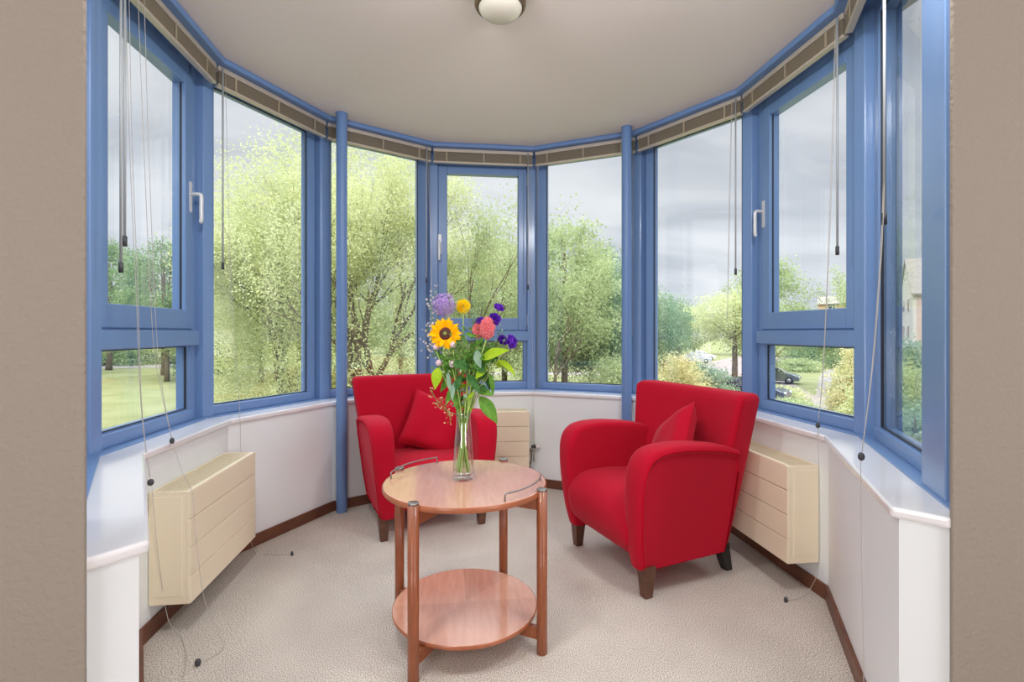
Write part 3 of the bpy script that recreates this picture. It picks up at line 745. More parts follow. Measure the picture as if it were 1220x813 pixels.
# purple lisianthus
def ruffle(root, c, axis, R, seedv, m):
    d, a, b = frame_of(axis); rr = random.Random(seedv); mb = MB()
    for row, (n_, rad, h) in enumerate(((6, 1.0, 0.35), (5, 0.72, 0.75), (4, 0.4, 0.95))):
        for q in range(n_):
            t = 2 * PI * q / n_ + row * 0.6 + rr.uniform(-.15, .15); e = a * math.cos(t) + b * math.sin(t)
            base = Vector(c) + e * R * 0.08; tip = Vector(c) + e * R * rad * rr.uniform(.85, 1.1) + d * R * h
            blade(mb, base, tip, R * 0.46 * rad + 0.002, up=tuple(d), curl=-0.16, fold=0.5, n=6, shape=0.55)
    return mb.build('corolla', m, root)
for (u, h, dd), R, ax, lb, k in (((0.130, 0.645, 0.0), 0.019, (0.4, -0.5, 0.7), 'purple lisianthus flower at the very top right of the bouquet', 11),
                            ((0.114, 0.603, -0.01), 0.023, (0.2, -0.9, 0.3), 'large purple lisianthus flower just above the pink-red celosia', 12),
                            ((0.066, 0.594, 0.0), 0.018, (-0.5, -0.6, 0.5), 'small purple lisianthus flower left of the pink-red celosia', 13),
                            ((0.176, 0.520, -0.02), 0.023, (0.6, -0.7, 0.1), 'purple lisianthus flower at the far right of the bouquet', 14),
                            ((0.147, 0.527, 0.0), 0.019, (0.1, -0.8, 0.3), 'purple lisianthus flower second from the right edge of the bouquet', 15)):
    c = bq(u, h, dd); f = flower('purple_lisianthus', lb, c, k, 0.0017); ruffle(f, c, ax, R * 1.25, k, M_purple)
# celosia heads
for (u, h, dd), (ra, rb_), lb, k in (((0.092, 0.572, -0.03), (0.022, 0.036), 'tall pinkish red celosia head at the right of the bouquet', 21), ((0.056, 0.563, -0.005), (0.016, 0.024), 'smaller darker red celosia head tucked left of the tall one', 22)):
    c = bq(u, h, dd); f = flower('celosia', lb, (c[0], c[1], c[2] - rb_ * 0.8), k, 0.0028)
    mb = MB(); rr = random.Random(k)
    for p in fib(230):
        o = Vector(c) + Vector((p[0] * ra, p[1] * ra, p[2] * rb_)); d, a, b = frame_of(p); s = rr.uniform(0.0028, 0.0052)
        mb.add([tuple(o + a * s), tuple(o + b * s), tuple(o - a * s), tuple(o - b * s), tuple(o + d * s * 2.2)], [(0, 1, 4), (1, 2, 4), (2, 3, 4), (3, 0, 4)])
    rings = [[(c[0] + ra * math.sin(t) * math.cos(q), c[1] + ra * math.sin(t) * math.sin(q), c[2] + rb_ * math.cos(t)) for q in [2 * PI * j / 16 for j in range(16)]] for t in [PI * j / 10 for j in range(1, 10)]]
    mb.loft(rings); mb.build('flower_head', M_celo, f)
# pale buds
for (u, h, dd), lb, k in (((-0.100, 0.500, -0.03), 'pale pink bud under the left side of the sunflower', 31), ((-0.034, 0.508, -0.045), 'pale pink bud right below the sunflower', 32),
                          ((-0.090, 0.440, -0.03), 'small pale pink bud low on the left side of the bouquet', 33), ((-0.036, 0.436, -0.05), 'pale bud in the middle of the greenery below the sunflower', 34)):
    c = bq(u, h, dd); f = flower('pale_rosebud', lb, (c[0], c[1], c[2] - 0.010), k, 0.0018); mb = MB()
    for q in range(5):
        t = 2 * PI * q / 5; e = Vector((math.cos(t), math.sin(t), 0))
        blade(mb, Vector(c) + Vector((0, 0, -0.012)), Vector(c) + e * 0.003 + Vector((0, 0, 0.015)), 0.009, up=tuple(e), curl=0.38, fold=-0.3, n=6, shape=0.7)
    mb.build('petals', M_palepink, f)
    mb = MB(); mb.lathe([(0.001, -0.016), (0.005, -0.012), (0.006, -0.007), (0.004, -0.004)], 10, c); mb.build('calyx', M_mid, f)
# airy sprays
def spray(name, label, tips, k, m, size, cat='flower', twig=0.0009, nfl=16, spread=0.03):
    r = random.Random(k); mx = tuple(sum(t[i] for t in tips) / len(tips) for i in range(3)); mid = (mx[0] * .7, mx[1] * .7, 0.232 + (mx[2] - 0.232) * .55)
    root = flower(name, label, mid, k, 0.0015, M_stemd, cat); tw = MB(); fl = MB()
    for t in tips:
        q = catmull([mid, tuple((mid[i] + t[i]) / 2 + r.uniform(-.008, .008) for i in range(3)), t], 6); tw.tube(q, twig, 5)
        for j in range(nfl):
            p = Vector(q[r.randrange(len(q) // 2, len(q))]); o = p + Vector((r.gauss(0, 1), r.gauss(0, 1), r.gauss(0.3, 1))) * spread * 0.5
            tw.tube([tuple(p), tuple(o)], 0.0005, 4); d, a, b = frame_of((r.gauss(0, 1), r.gauss(-1, 1), r.gauss(0.6, 1)))
            for w_ in range(5):
                tt = 2 * PI * w_ / 5; e = a * math.cos(tt) + b * math.sin(tt); sd = a * -math.sin(tt) + b * math.cos(tt)
                fl.add([tuple(o), tuple(o + e * size * .6 + sd * size * .35), tuple(o + e * size + d * size * .3), tuple(o + e * size * .6 - sd * size * .35)], [(0, 1, 2, 3)])
    tw.build('twigs', M_stemd, root); fl.build('blossoms', m, root)
spray('waxflower', 'airy spray of tiny whitish pink blossoms left of the allium', [bq(-0.125, 0.64, -.01), bq(-0.135, 0.58, 0), bq(-0.105, 0.715, .01), bq(-0.11, 0.60, .02), bq(-0.12, 0.53, 0), bq(-0.14, 0.50, .02), bq(-0.125, 0.69, 0.02), bq(-0.10, 0.57, -0.02)], 41, M_wax, 0.0052)
spray('green_filler', 'thin green spray with pale buds rising highest in the middle of the bouquet', [bq(0.035, 0.70, 0), bq(0.06, 0.77, .01), bq(0.02, 0.62, 0), bq(0.045, 0.60, -.02), bq(0.08, 0.68, .02), bq(0.0, 0.56, -.02)], 42, M_euc, 0.0042)
spray('pale_berry_twig', 'thin cream coloured twig hanging over the red cushion', [bq(-0.118, 0.34, -.02), bq(-0.085, 0.30, -.03), bq(-0.105, 0.29, .0), bq(-0.05, 0.26, -.03), bq(-0.045, 0.22, -.03)], 43, mat('cream_twig', (220, 196, 150), 0.6), 0.0036, 'twig', 0.0011, 9, 0.02)
spray('green_filler', 'small green filler twigs around the sunflower stem', [bq(-0.05, 0.47, -.03), bq(-0.02, 0.50, -.04), bq(0.015, 0.50, -.04), bq(-0.06, 0.42, -.02), bq(0.03, 0.46, -.03), bq(-0.085, 0.46, 0.0)], 44, M_mid, 0.0075, 'greenery', 0.0009, 22, 0.035)
spray('green_filler', 'small green filler twigs under the celosia heads', [bq(0.06, 0.50, -.03), bq(0.09, 0.50, .0), bq(0.04, 0.52, .02), bq(0.07, 0.44, -.03), bq(0.02, 0.43, -.04), bq(0.12, 0.51, .01)], 45, M_mid, 0.0075, 'greenery', 0.0009, 22, 0.035)
spray('green_filler', 'pale grey-green buds beside the rightmost purple flowers', [bq(0.135, 0.555, -.0), bq(0.150, 0.56, .0), bq(0.16, 0.53, -.02), bq(0.095, 0.61, 0)], 46, M_euc, 0.0060, 'greenery', 0.0009, 9, 0.02)
# leafy branches
def leafy(label, tip, leaves, k, m, sm=None):
    root = flower('leaf_branch', label, tip, k, 0.0021, sm or M_stem, 'greenery')
    for base, end, w_, up, curl in leaves:
        mb = MB(); blade(mb, base, end, w_, up, curl); mb.build('leaf', m, root)
leafy('lime green branch with a broad leaf under the purple flowers', bq(0.085, 0.46, -.02), [(bq(0.072, 0.455, -.03), bq(0.175, 0.490, -.05), 0.022, (0, -0.75, 0.6), 0.10), (bq(0.085, 0.43, -.02), bq(0.05, 0.385, -.06), 0.016, (0, -1, 0.2), 0.1)], 51, M_lime)
leafy('drooping pointed green leaf at the far right of the greenery', bq(0.125, 0.455, -.01), [(bq(0.13, 0.452, -.01), bq(0.198, 0.392, -.03), 0.014, (0.3, -0.8, 0.5), 0.12), (bq(0.12, 0.44, 0), bq(0.145, 0.425, 0.03), 0.013, (0, -1, .3), 0.1)], 52, M_lime)
leafy('branch with a hanging jagged leaf right of the vase neck', bq(0.085, 0.36, -.0), [(bq(0.062, 0.315, -.02), bq(0.130, 0.215, -.03), 0.026, (0.2, -0.95, 0.3), 0.06), (bq(0.055, 0.33, -.01), bq(0.115, 0.318, -.02), 0.018, (0, -0.7, 0.7), 0.15), (bq(0.10, 0.40, 0), bq(0.112, 0.315, -.01), 0.010, (0.3, -0.9, 0), 0.1)], 53, M_mid)
leafy('bright lime leaf low on the left of the bouquet', bq(-0.09, 0.42, -.02), [(bq(-0.092, 0.425, -.03), bq(-0.100, 0.345, -.05), 0.019, (0, -1, 0.1), 0.1)], 54, M_lime)
leafy('dark green leaves in the middle of the bouquet', bq(0.03, 0.44, -.03), [(bq(0.025, 0.425, -.04), bq(-0.042, 0.440, -.06), 0.020, (0, -0.9, 0.5), 0.12), (bq(0.02, 0.40, -.04), bq(0.07, 0.33, -.05), 0.014, (0, -1, 0.2), 0.1), (bq(0.05, 0.44, -.03), bq(0.088, 0.405, -.05), 0.018, (0, -1, 0.3), 0.1), (bq(-0.005, 0.40, -.03), bq(-0.03, 0.33, -.05), 0.011, (0, -1, 0.1), 0.1)], 55, M_dkl)
leafy('folded pale grey-green leaf in front of the dark leaves', bq(0.06, 0.485, -.04), [(bq(0.055, 0.49, -.05), bq(0.072, 0.425, -.075), 0.016, (-0.5, -0.8, 0.1), 0.08), (bq(-0.03, 0.37, -.04), bq(-0.035, 0.30, -.06), 0.008, (-0.3, -1, 0), 0.1), (bq(-0.055, 0.41, -.03), bq(-0.035, 0.32, -.05), 0.008, (-0.3, -1, 0), 0.1)], 56, M_euc)
leafy('dark green leafy stem behind the lime leaf on the right', bq(0.11, 0.47, .03), [(bq(0.105, 0.46, .03), bq(0.135, 0.43, .02), 0.016, (0, -1, .2), .1), (bq(0.08, 0.42, .03), bq(0.05, 0.36, .02), 0.012, (0, -1, .2), .1), (bq(0.09, 0.40, .02), bq(0.10, 0.335, .01), 0.012, (0, -1, .2), .1), (bq(0.05, 0.36, .02), bq(0.085, 0.32, .0), 0.012, (0, -1, .2), .1)], 57, M_dkl, M_stemd)
def bunch(label, k, m, cx, cz, n, spr, ln, wd):
    r = random.Random(k); L = []
    for q in range(n):
        b = (cx + r.uniform(-spr, spr), cz + r.uniform(-0.06, 0.06), r.uniform(-.03, .03)); e = (b[0] + r.uniform(-.8, .8) * ln + (b[0]) * .4, b[1] + r.uniform(-.5, 1.0) * ln, b[2] + r.uniform(-.4, .3) * ln)
        L.append((bq(*b), bq(*e), wd * r.uniform(.7, 1.2), (r.uniform(-.5, .5), -1, r.uniform(-.3, .6)), r.uniform(-.1, .2)))
    leafy(label, bq(cx, cz + .03), L, k, m)
bunch('dense mid green leaves left of centre, under the sunflower', 71, M_mid, -0.03, 0.40, 16, 0.035, 0.05, 0.009)
bunch('dense dark green leaves right of centre, under the celosia', 72, M_dkl, 0.045, 0.40, 16, 0.035, 0.05, 0.011)
bunch('grey-green narrow leaves just above the vase neck', 73, M_euc, -0.01, 0.34, 9, 0.022, 0.05, 0.006)
bunch('mid green leaves behind the middle of the bouquet', 74, M_mid, 0.02, 0.46, 16, 0.05, 0.045, 0.008)
bunch('fresh green stems and leaves rising out of the vase neck', 75, M_lime, 0.015, 0.31, 8, 0.015, 0.06, 0.006)
bunch('narrow dark leaves hanging just over the vase rim', 76, M_dkl, 0.0, 0.30, 12, 0.02, 0.06, 0.007)
bunch('tall mid green leaves between the sunflower and the celosia', 77, M_mid, 0.01, 0.51, 14, 0.045, 0.045, 0.007)
leafy('narrow mid green leaves on the left above the vase neck', bq(-0.06, 0.40, .01), [(bq(-0.055, 0.39, 0), bq(-0.085, 0.33, -.01), 0.012, (0, -1, .1), .1), (bq(-0.04, 0.35, 0), bq(-0.065, 0.28, -.02), 0.011, (0, -1, .1), .1), (bq(-0.03, 0.33, -.02), bq(-0.02, 0.26, -.03), 0.010, (0, -1, .1), .1), (bq(-0.04, 0.37, 0.02), bq(-0.01, 0.31, 0.0), 0.012, (0, -1, .1), .1)], 58, M_mid, M_stemd)
# ------------------------------------------------------------------ outdoors, one storey below
def ground_poly(name, pts, z, m):
    mb = MB(); mb.add([(x, y, GROUND + z) for x, y in pts], [tuple(range(len(pts)))]); o = mb.build(name, m)
    return tag(o, kind='structure')
M_lawn = mat('lawn_grass', (124, 130, 86), 0.95, spec=0.1, noise=0.35, rgb2=(140, 143, 104), bump=(9, 0.6, 0.03))
M_pave = mat('brick_paving', (138, 127, 124), 0.9, noise=1.4, rgb2=(152, 140, 135))
M_asph = mat('pale_path', (132, 127, 122), 0.95, noise=0.8, rgb2=(145, 140, 134))
mb = MB(); mb.box(-260, 260, 1.9, 420, GROUND - 0.3, GROUND); tag(mb.build('lawn', M_lawn), kind='structure')
ground_poly('parking_road', [(34.6, 65.6), (55.7, 89), (66.9, 87.7), (44.9, 59.1), (36.8, 52.7), (24.5, 29.0), (17.5, 22.0), (14.3, 23.4), (19.9, 36.7), (21.9, 46.6), (13.9, 49.6), (1.6, 51.0), (-8, 51.8), (-8, 54.4), (1.8, 54.0), (15.8, 52.6), (24, 50.6), (30.4, 56.2)][::-1], 0.02, M_pave)
ground_poly('footpath', [(70, 83.9), (71.6, 83.7), (37.5, 43.8), (27.1, 31.4), (16.2, 17.7), (15.2, 17.9), (26.1, 31.5), (36.2, 44.0)][::-1], 0.015, M_asph)
ground_poly('park_path', [(-70, 66), (-54, 72.4), (-38, 74), (-26.6, 67.5), (-14, 60), (-14, 57), (-23.2, 61.0), (-31.3, 66.5), (-42, 66), (-70, 59)][::-1], 0.02, M_asph)

M_bark = mat('tree_bark', (132, 116, 100), 0.95, noise=6, rgb2=(96, 82, 70))
L_light = leafmat('light_leaves', (196, 202, 148), (224, 228, 182), 0.4, 0.9)
L_mid = leafmat('mid_leaves', (158, 174, 126), (198, 208, 160), 0.4, 0.8)
L_dark = leafmat('dark_leaves', (116, 142, 104), (160, 182, 134), 0.35, 0.7)
L_blue = leafmat('bluish_leaves', (126, 152, 128), (168, 190, 156), 0.35, 0.7)
L_cream = leafmat('cream_blossom_leaves', (190, 190, 132), (236, 226, 186), 0.4, 1.6)

def leaf_obj(name, C, size, m, parent, aspect=0.55, droop=0.3):
    n = len(C); C = np.asarray(C, dtype=np.float64)
    d = rng.normal(size=(n, 3)); d[:, 2] -= droop; d /= np.linalg.norm(d, axis=1)[:, None]
    u = rng.normal(size=(n, 3)); s = np.cross(d, u); s /= np.linalg.norm(s, axis=1)[:, None] + 1e-9
    L = size * rng.uniform(0.7, 1.25, size=(n, 1))
    V = np.empty((n, 4, 3)); V[:, 0] = C; V[:, 1] = C + d * L * 0.45 + s * L * aspect * 0.5; V[:, 2] = C + d * L; V[:, 3] = C + d * L * 0.45 - s * L * aspect * 0.5
    me = bpy.data.meshes.new(name); me.vertices.add(n * 4); me.vertices.foreach_set('co', V.reshape(-1).astype(np.float32))
    me.loops.add(n * 4); me.loops.foreach_set('vertex_index', np.arange(n * 4, dtype=np.int32))
    me.polygons.add(n); me.polygons.foreach_set('loop_start', np.arange(0, n * 4, 4, dtype=np.int32)); me.polygons.foreach_set('loop_total', np.full(n, 4, dtype=np.int32))
    me.update(); me.validate()
    o = bpy.data.objects.new(name, me); COL.objects.link(o); me.materials.append(m); o.parent = parent
    return o
def cloud(C, per, sig):
    C = np.asarray(C); return np.repeat(C, per, axis=0) + rng.normal(size=(len(C) * per, 3)) * np.asarray(sig)

def branching(mb, p, d, L, r, depth, maxd, tips, R, spread, gravity=0.0):
    n = 4; pts = [p.copy()]; rs = [r]
    q = p.copy(); dd = d.copy()
    for k in range(n):
        dd = (dd + Vector((R.gauss(0, .12), R.gauss(0, .12), R.gauss(0, .08) + gravity))).normalized(); q = q + dd * (L / n); pts.append(q.copy()); rs.append(r * (1 - 0.42 * (k + 1) / n))
        if depth >= maxd - 1: tips.append(tuple(q))
    mb.tube([tuple(x) for x in pts], rs, 5 if depth else 9)
    if depth == maxd: return
    for c in range(R.choice((2, 3, 3)) if depth else 5):
        t = R.uniform(0.45, 1.0); b = pts[min(n, int(t * n + 0.5))]
        a = dd.orthogonal().normalized(); ang = R.uniform(0, 2 * PI); a = (Matrix.Rotation(ang, 3, dd) @ a)
        nd = (dd * math.cos(spread) + a * math.sin(spread) * R.uniform(0.7, 1.2)).normalized()
        branching(mb, b, nd, L * R.uniform(0.62, 0.82), rs[-1] * R.uniform(0.6, 0.85), depth + 1, maxd, tips, R, spread, gravity)

def branch_tree(name, label, loc, height, stems, maxd, leafm, per, lsize, seedv, spread=0.55, lean=0.25, r0=0.16, first=0.30, group=None, sig=0.28, skirt=None):
    R = random.Random(seedv); root = empty(name, loc); tag(root, label, 'tree', group); tips = []
    mb = MB()
    for k in range(stems):
        a = 2 * PI * k / stems + R.uniform(-.4, .4)
        d = Vector((lean * math.cos(a), lean * math.sin(a), 1)).normalized() if stems > 1 else Vector((0, 0, 1))
        branching(mb, Vector((0.12 * math.cos(a) * (stems > 1), 0.12 * math.sin(a) * (stems > 1), 0)), d, height * first, r0, 0, maxd, tips, R, spread, 0.05)
    mb.build('trunk', M_bark, root)
    P = cloud(tips, per, (sig, sig, sig * 0.8))
    if skirt:      # low hanging outer branches
        a = rng.uniform(0, 2 * PI, skirt[1]); rr_ = skirt[0] * rng.uniform(0.45, 1.0, skirt[1]) ** 0.7; z = 0.6 + 6.0 * rng.uniform(0, 1, skirt[1]) ** 1.1
        P = np.concatenate([P, cloud(np.stack([rr_ * np.cos(a), rr_ * np.sin(a), z], 1), 22, (0.32, 0.32, 0.25))])
    leaf_obj('foliage', P, lsize, leafm, root)
    return root
def blob_tree(name, height, rad, base, m, nclus, per, lsize, seedv, rt=0.16, top=1.0, clus=0.62, conic=0.0):
    R = random.Random(seedv); root = empty(name); hz = (height - base) / 2; cz = base + hz; C = []
    while len(C) < nclus:
        v = Vector((R.gauss(0, 1), R.gauss(0, 1), R.gauss(0, 1))).normalized() * (R.uniform(0.25, 1.0) ** 0.45)
        k = 1 - conic * max(0, v.z) ** 1.0
        C.append((v.x * (rad - clus * .8) * k, v.y * (rad - clus * .8) * k, cz + v.z * (hz - clus * 0.6)))
    mb = MB(); mb.tube([(0, 0, 0), (0.05, 0.02, base * 0.6 + 0.3), (0, 0.05, cz), (0.05, 0, cz + hz * 0.6)], [rt * 1.25, rt, rt * .7, rt * .2], 9)
    for c in C[:14]: mb.tube([(0, 0.03, base + (c[2] - base) * 0.25 + 0.2), (c[0] * .5, c[1] * .5, base + (c[2] - base) * .6 + .2), c], [rt * .4, rt * .25, rt * .06], 5)
    mb.build('trunk', M_bark, root)
    P = cloud(C, per, (clus * .5, clus * .5, clus * .38))
    leaf_obj('foliage', P, lsize, m, root)
    return root
def place(o, x, y, label, s=1.0, sz=None, rot=0.0, group=None, cat='tree', fol=None):
    o.location = (x, y, GROUND); o.scale = (s, s, sz or s); o.rotation_euler = (0, 0, rot); tag(o, label, cat, group)
    return o

# large trees with visible branches
branch_tree('maple_tree', 'large light green tree nearest the bay, its forked stems behind the left column', (-4.6, 22.6, GROUND), 20.5, 4, 5, L_light, 17, 0.115, 5, 0.46, 0.24, 0.19, 0.25, sig=0.42, skirt=(4.0, 900))
branch_tree('maple_tree', 'large light green tree filling the fixed window left of the left column', (-9.3, 26.8, GROUND), 17.8, 4, 5, L_light, 24, 0.125, 9, 0.48, 0.22, 0.20, 0.25, sig=0.42, skirt=(4.0, 1500))
# dense trees
T_a = blob_tree('leafy_tree', 16.0, 5.6, 2.0, L_dark, 110, 130, 0.30, 21, 0.30, clus=1.3)
T_b = blob_tree('leafy_tree', 13.0, 4.4, 1.2, L_mid, 110, 130, 0.22, 22, 0.22, clus=1.0, conic=0.35)
T_c = blob_tree('street_tree', 8.4, 3.1, 3.2, L_light, 80, 130, 0.18, 23, 0.20, clus=0.85)
T_d = blob_tree('round_tree', 9.0, 3.8, 0.6, L_blue, 100, 130, 0.20, 24, 0.2, clus=0.95)
place(T_a, -41.1, 62.9, 'dark green tree at the far left edge, in the handled window')
place(copy_tree(T_a), -30.5, 54.5, 'dark green tree right of the leftmost one, in the handled window', 0.93, rot=1.0)
place(copy_tree(T_a), -22.0, 50.0, 'dark green tree behind the left mullion, beyond the lawn', 0.88, rot=2.1)
place(copy_tree(T_c), -26.3, 47.1, 'small pale tree with a thick trunk standing on the lawn, low in the left window', 0.95, 0.75, rot=.7)
place(copy_tree(T_c), -38.6, 57.5, 'slim young tree with a thin dark trunk by the park path at far left', 0.55, 0.62, 1.7)
place(copy_tree(T_b), -17.4, 45.2, 'light tree beyond the lawn, seen through the window left of the left column', 1.0, rot=.3)
place(copy_tree(T_b), -10.8, 49.4, 'bushy tree beyond the lawn, just left of the left column', 0.95, rot=1.4)
place(copy_tree(T_b), -5.6, 50.8, 'bushy tree beyond the lawn, right of the left column', 0.9, rot=2.8)
place(T_b, 3.6, 35.5, 'pale green tree with ragged top behind the centre window')
place(copy_tree(T_b), 0.1, 42.9, 'lower pale green tree behind the left half of the centre window', 0.86, rot=2.0)
place(copy_tree(T_b), 7.3, 31.1, 'tall pale green tree right of the centre window', 1.03, rot=4.0)
T_e = blob_tree('leafy_tree', 11.6, 4.2, 0.8, L_dark, 110, 130, 0.22, 31, 0.2, clus=1.0, conic=0.2)
place(copy_tree(T_b), 1.0, 31.5, 'low pale green tree filling the lower left of the centre window', 0.66, 0.70, 1.1)
place(copy_tree(T_b), 5.0, 29.6, 'low pale green tree filling the lower right of the centre window', 0.66, 0.72, 3.3)
place(T_e, 12.3, 36.5, 'mid green tree directly behind the right column')
place(copy_tree(T_e), 9.7, 33.0, 'mid green tree just left of the right column', 0.86, rot=1.2)
place(T_d, 15.6, 38.6, 'bluish green round tree at the left of the window beside the right column')
place(copy_tree(T_d), 22.5, 49.5, 'round green tree above the parked silver car', 1.0, rot=2.0)
place(T_c, 20.9, 33.4, 'street tree with a bare trunk beside the parking road')
place(copy_tree(T_c), 33.0, 68.8, 'street tree whose trunk stands in front of the silver car', 1.12, rot=1.0)
place(copy_tree(T_b), 26.0, 37.0, 'bushy tree behind the left edge of the right handled window', 0.98, 0.88, rot=2.4)
branch_tree('young_tree', 'thin sparse tree at the right edge of the right handled window', (29.6, 32.8, GROUND), 9.3, 1, 4, L_mid, 14, 0.17, 15, 0.5, 0.2, 0.12, 0.42)
# thin leafy shoots that stick out above the crowns
branch_tree('young_tree', 'slender tree with dark twigs reaching up at the left of the centre window', (-0.6, 24.5, GROUND), 11.6, 1, 4, L_mid, 14, 0.15, 17, 0.45, 0.15, 0.12, 0.38)
branch_tree('young_tree', 'slender tree with ragged twigs on top, right of the centre window', (5.5, 25.8, GROUND), 11.3, 1, 4, L_mid, 16, 0.16, 18, 0.5, 0.15, 0.12, 0.36)

# shrubs
def shrub(label, x, y, h, r, m, nclus, per, ls, seedv, s=1.0, name='shrub'):
    R = random.Random(seedv); root = empty(name, (x, y, GROUND)); tag(root, label, 'bush'); C = []
    while len(C) < nclus:
        v = Vector((R.uniform(-1, 1), R.uniform(-1, 1), R.uniform(0, 1)))
        if v.length > 1 or v.length < 0.35: continue
        C.append((v.x * r, v.y * r, 0.15 + v.z * (h - 0.3)))
    mb = MB()
    for c in C[:16]: mb.tube([(c[0] * .15, c[1] * .15, 0), (c[0] * .6, c[1] * .6, c[2] * .6), c], [0.03, 0.02, 0.008], 5)
    mb.build('stems', M_bark, root)
    leaf_obj('foliage', cloud(C, per, (0.28 * r / 1.5, 0.28 * r / 1.5, 0.22 * h / 3)), ls, m, root)
    return root
shrub('cream flowering bush beside the footpath, low in the right handled window', 20.3, 21.4, 4.0, 1.15, L_cream, 60, 120, 0.15, 61)
shrub('light green bush in front of the cream flowering bush', 16.75, 16.8, 2.5, 0.95, L_light, 50, 120, 0.13, 62)
shrub('low light green hedge bush left of the footpath', 18.2, 24.4, 0.9, 1.9, L_mid, 80, 90, 0.14, 63)
shrub('low pale bush by the dark car behind the right armchair', 21.6, 30.0, 1.1, 2.0, L_light, 60, 90, 0.15, 64)
shrub('leafy green bush seen through the window nearest the right wall', 20.6, 18.6, 3.4, 2.2, L_mid, 90, 120, 0.15, 65)
shrub('blue-green bush just below the house in the rightmost window', 25.0, 23.4, 4.2, 2.2, L_blue, 90, 110, 0.17, 66)
shrub('low green bush at the bottom of the rightmost window', 16.2, 13.6, 2.1, 1.8, L_blue, 80, 110, 0.12, 67)
shrub('wide green bush under the trees right of the centre window', 9.6, 27.0, 3.3, 2.6, L_mid, 100, 110, 0.16, 68)
shrub('pale yellowish bush just right of the right column', 13.9, 28.0, 3.2, 1.9, L_cream, 80, 110, 0.15, 69)
shrub('green bush beside the parking road, behind the right armchair', 16.4, 29.8, 2.4, 2.0, L_blue, 80, 110, 0.15, 70)
shrub('brownish green bush at the foot of the large trees', -8.5, 34.0, 2.2, 2.4, leafmat('bronze_leaves', (170, 160, 92), (206, 190, 124), 0.4, 1.2), 80, 100, 0.16, 71)
shrub('dark rounded bush beyond the lawn, low in the left handled window', -25.0, 52.0, 3.0, 2.6, L_dark, 80, 100, 0.2, 72)
shrub('wide dark hedge bush beyond the park path, left half of the left handled window', -47.0, 74.0, 4.2, 5.0, L_dark, 90, 90, 0.35, 75)
shrub('wide green hedge bush beyond the park path, right half of the left handled window', -38.0, 79.0, 3.6, 5.0, L_mid, 90, 90, 0.35, 76)
shrub('green hedge bush beside the far end of the footpath', 47.0, 57.5, 4.4, 4.2, L_dark, 90, 90, 0.3, 73)
shrub('green hedge bush behind the parked hatchback', 40.0, 52.2, 1.6, 2.4, L_mid, 80, 80, 0.22, 74)

# the tree line far behind
T_f = blob_tree('distant_tree', 12.5, 5.6, 0.5, L_mid, 60, 110, 0.45, 81, 0.3, clus=1.6)
R = random.Random(5); first = True
for k in range(26):
    b = -0.98 + 1.96 * k / 25 + R.uniform(-.008, .008); d = R.uniform(86, 112)
    x, y = -0.22 + d * math.sin(b + 0.117), -2.28 + d * math.cos(b + 0.117)
    if 0.58 < b < 0.66 or -0.66 < b < -0.60: continue
    o = T_f if first else copy_tree(T_f); first = False
    place(o, x, y, 'distant green tree in the tree line along the horizon', R.uniform(0.85, 1.0), rot=R.uniform(0, 6), group='trees of the distant tree line')

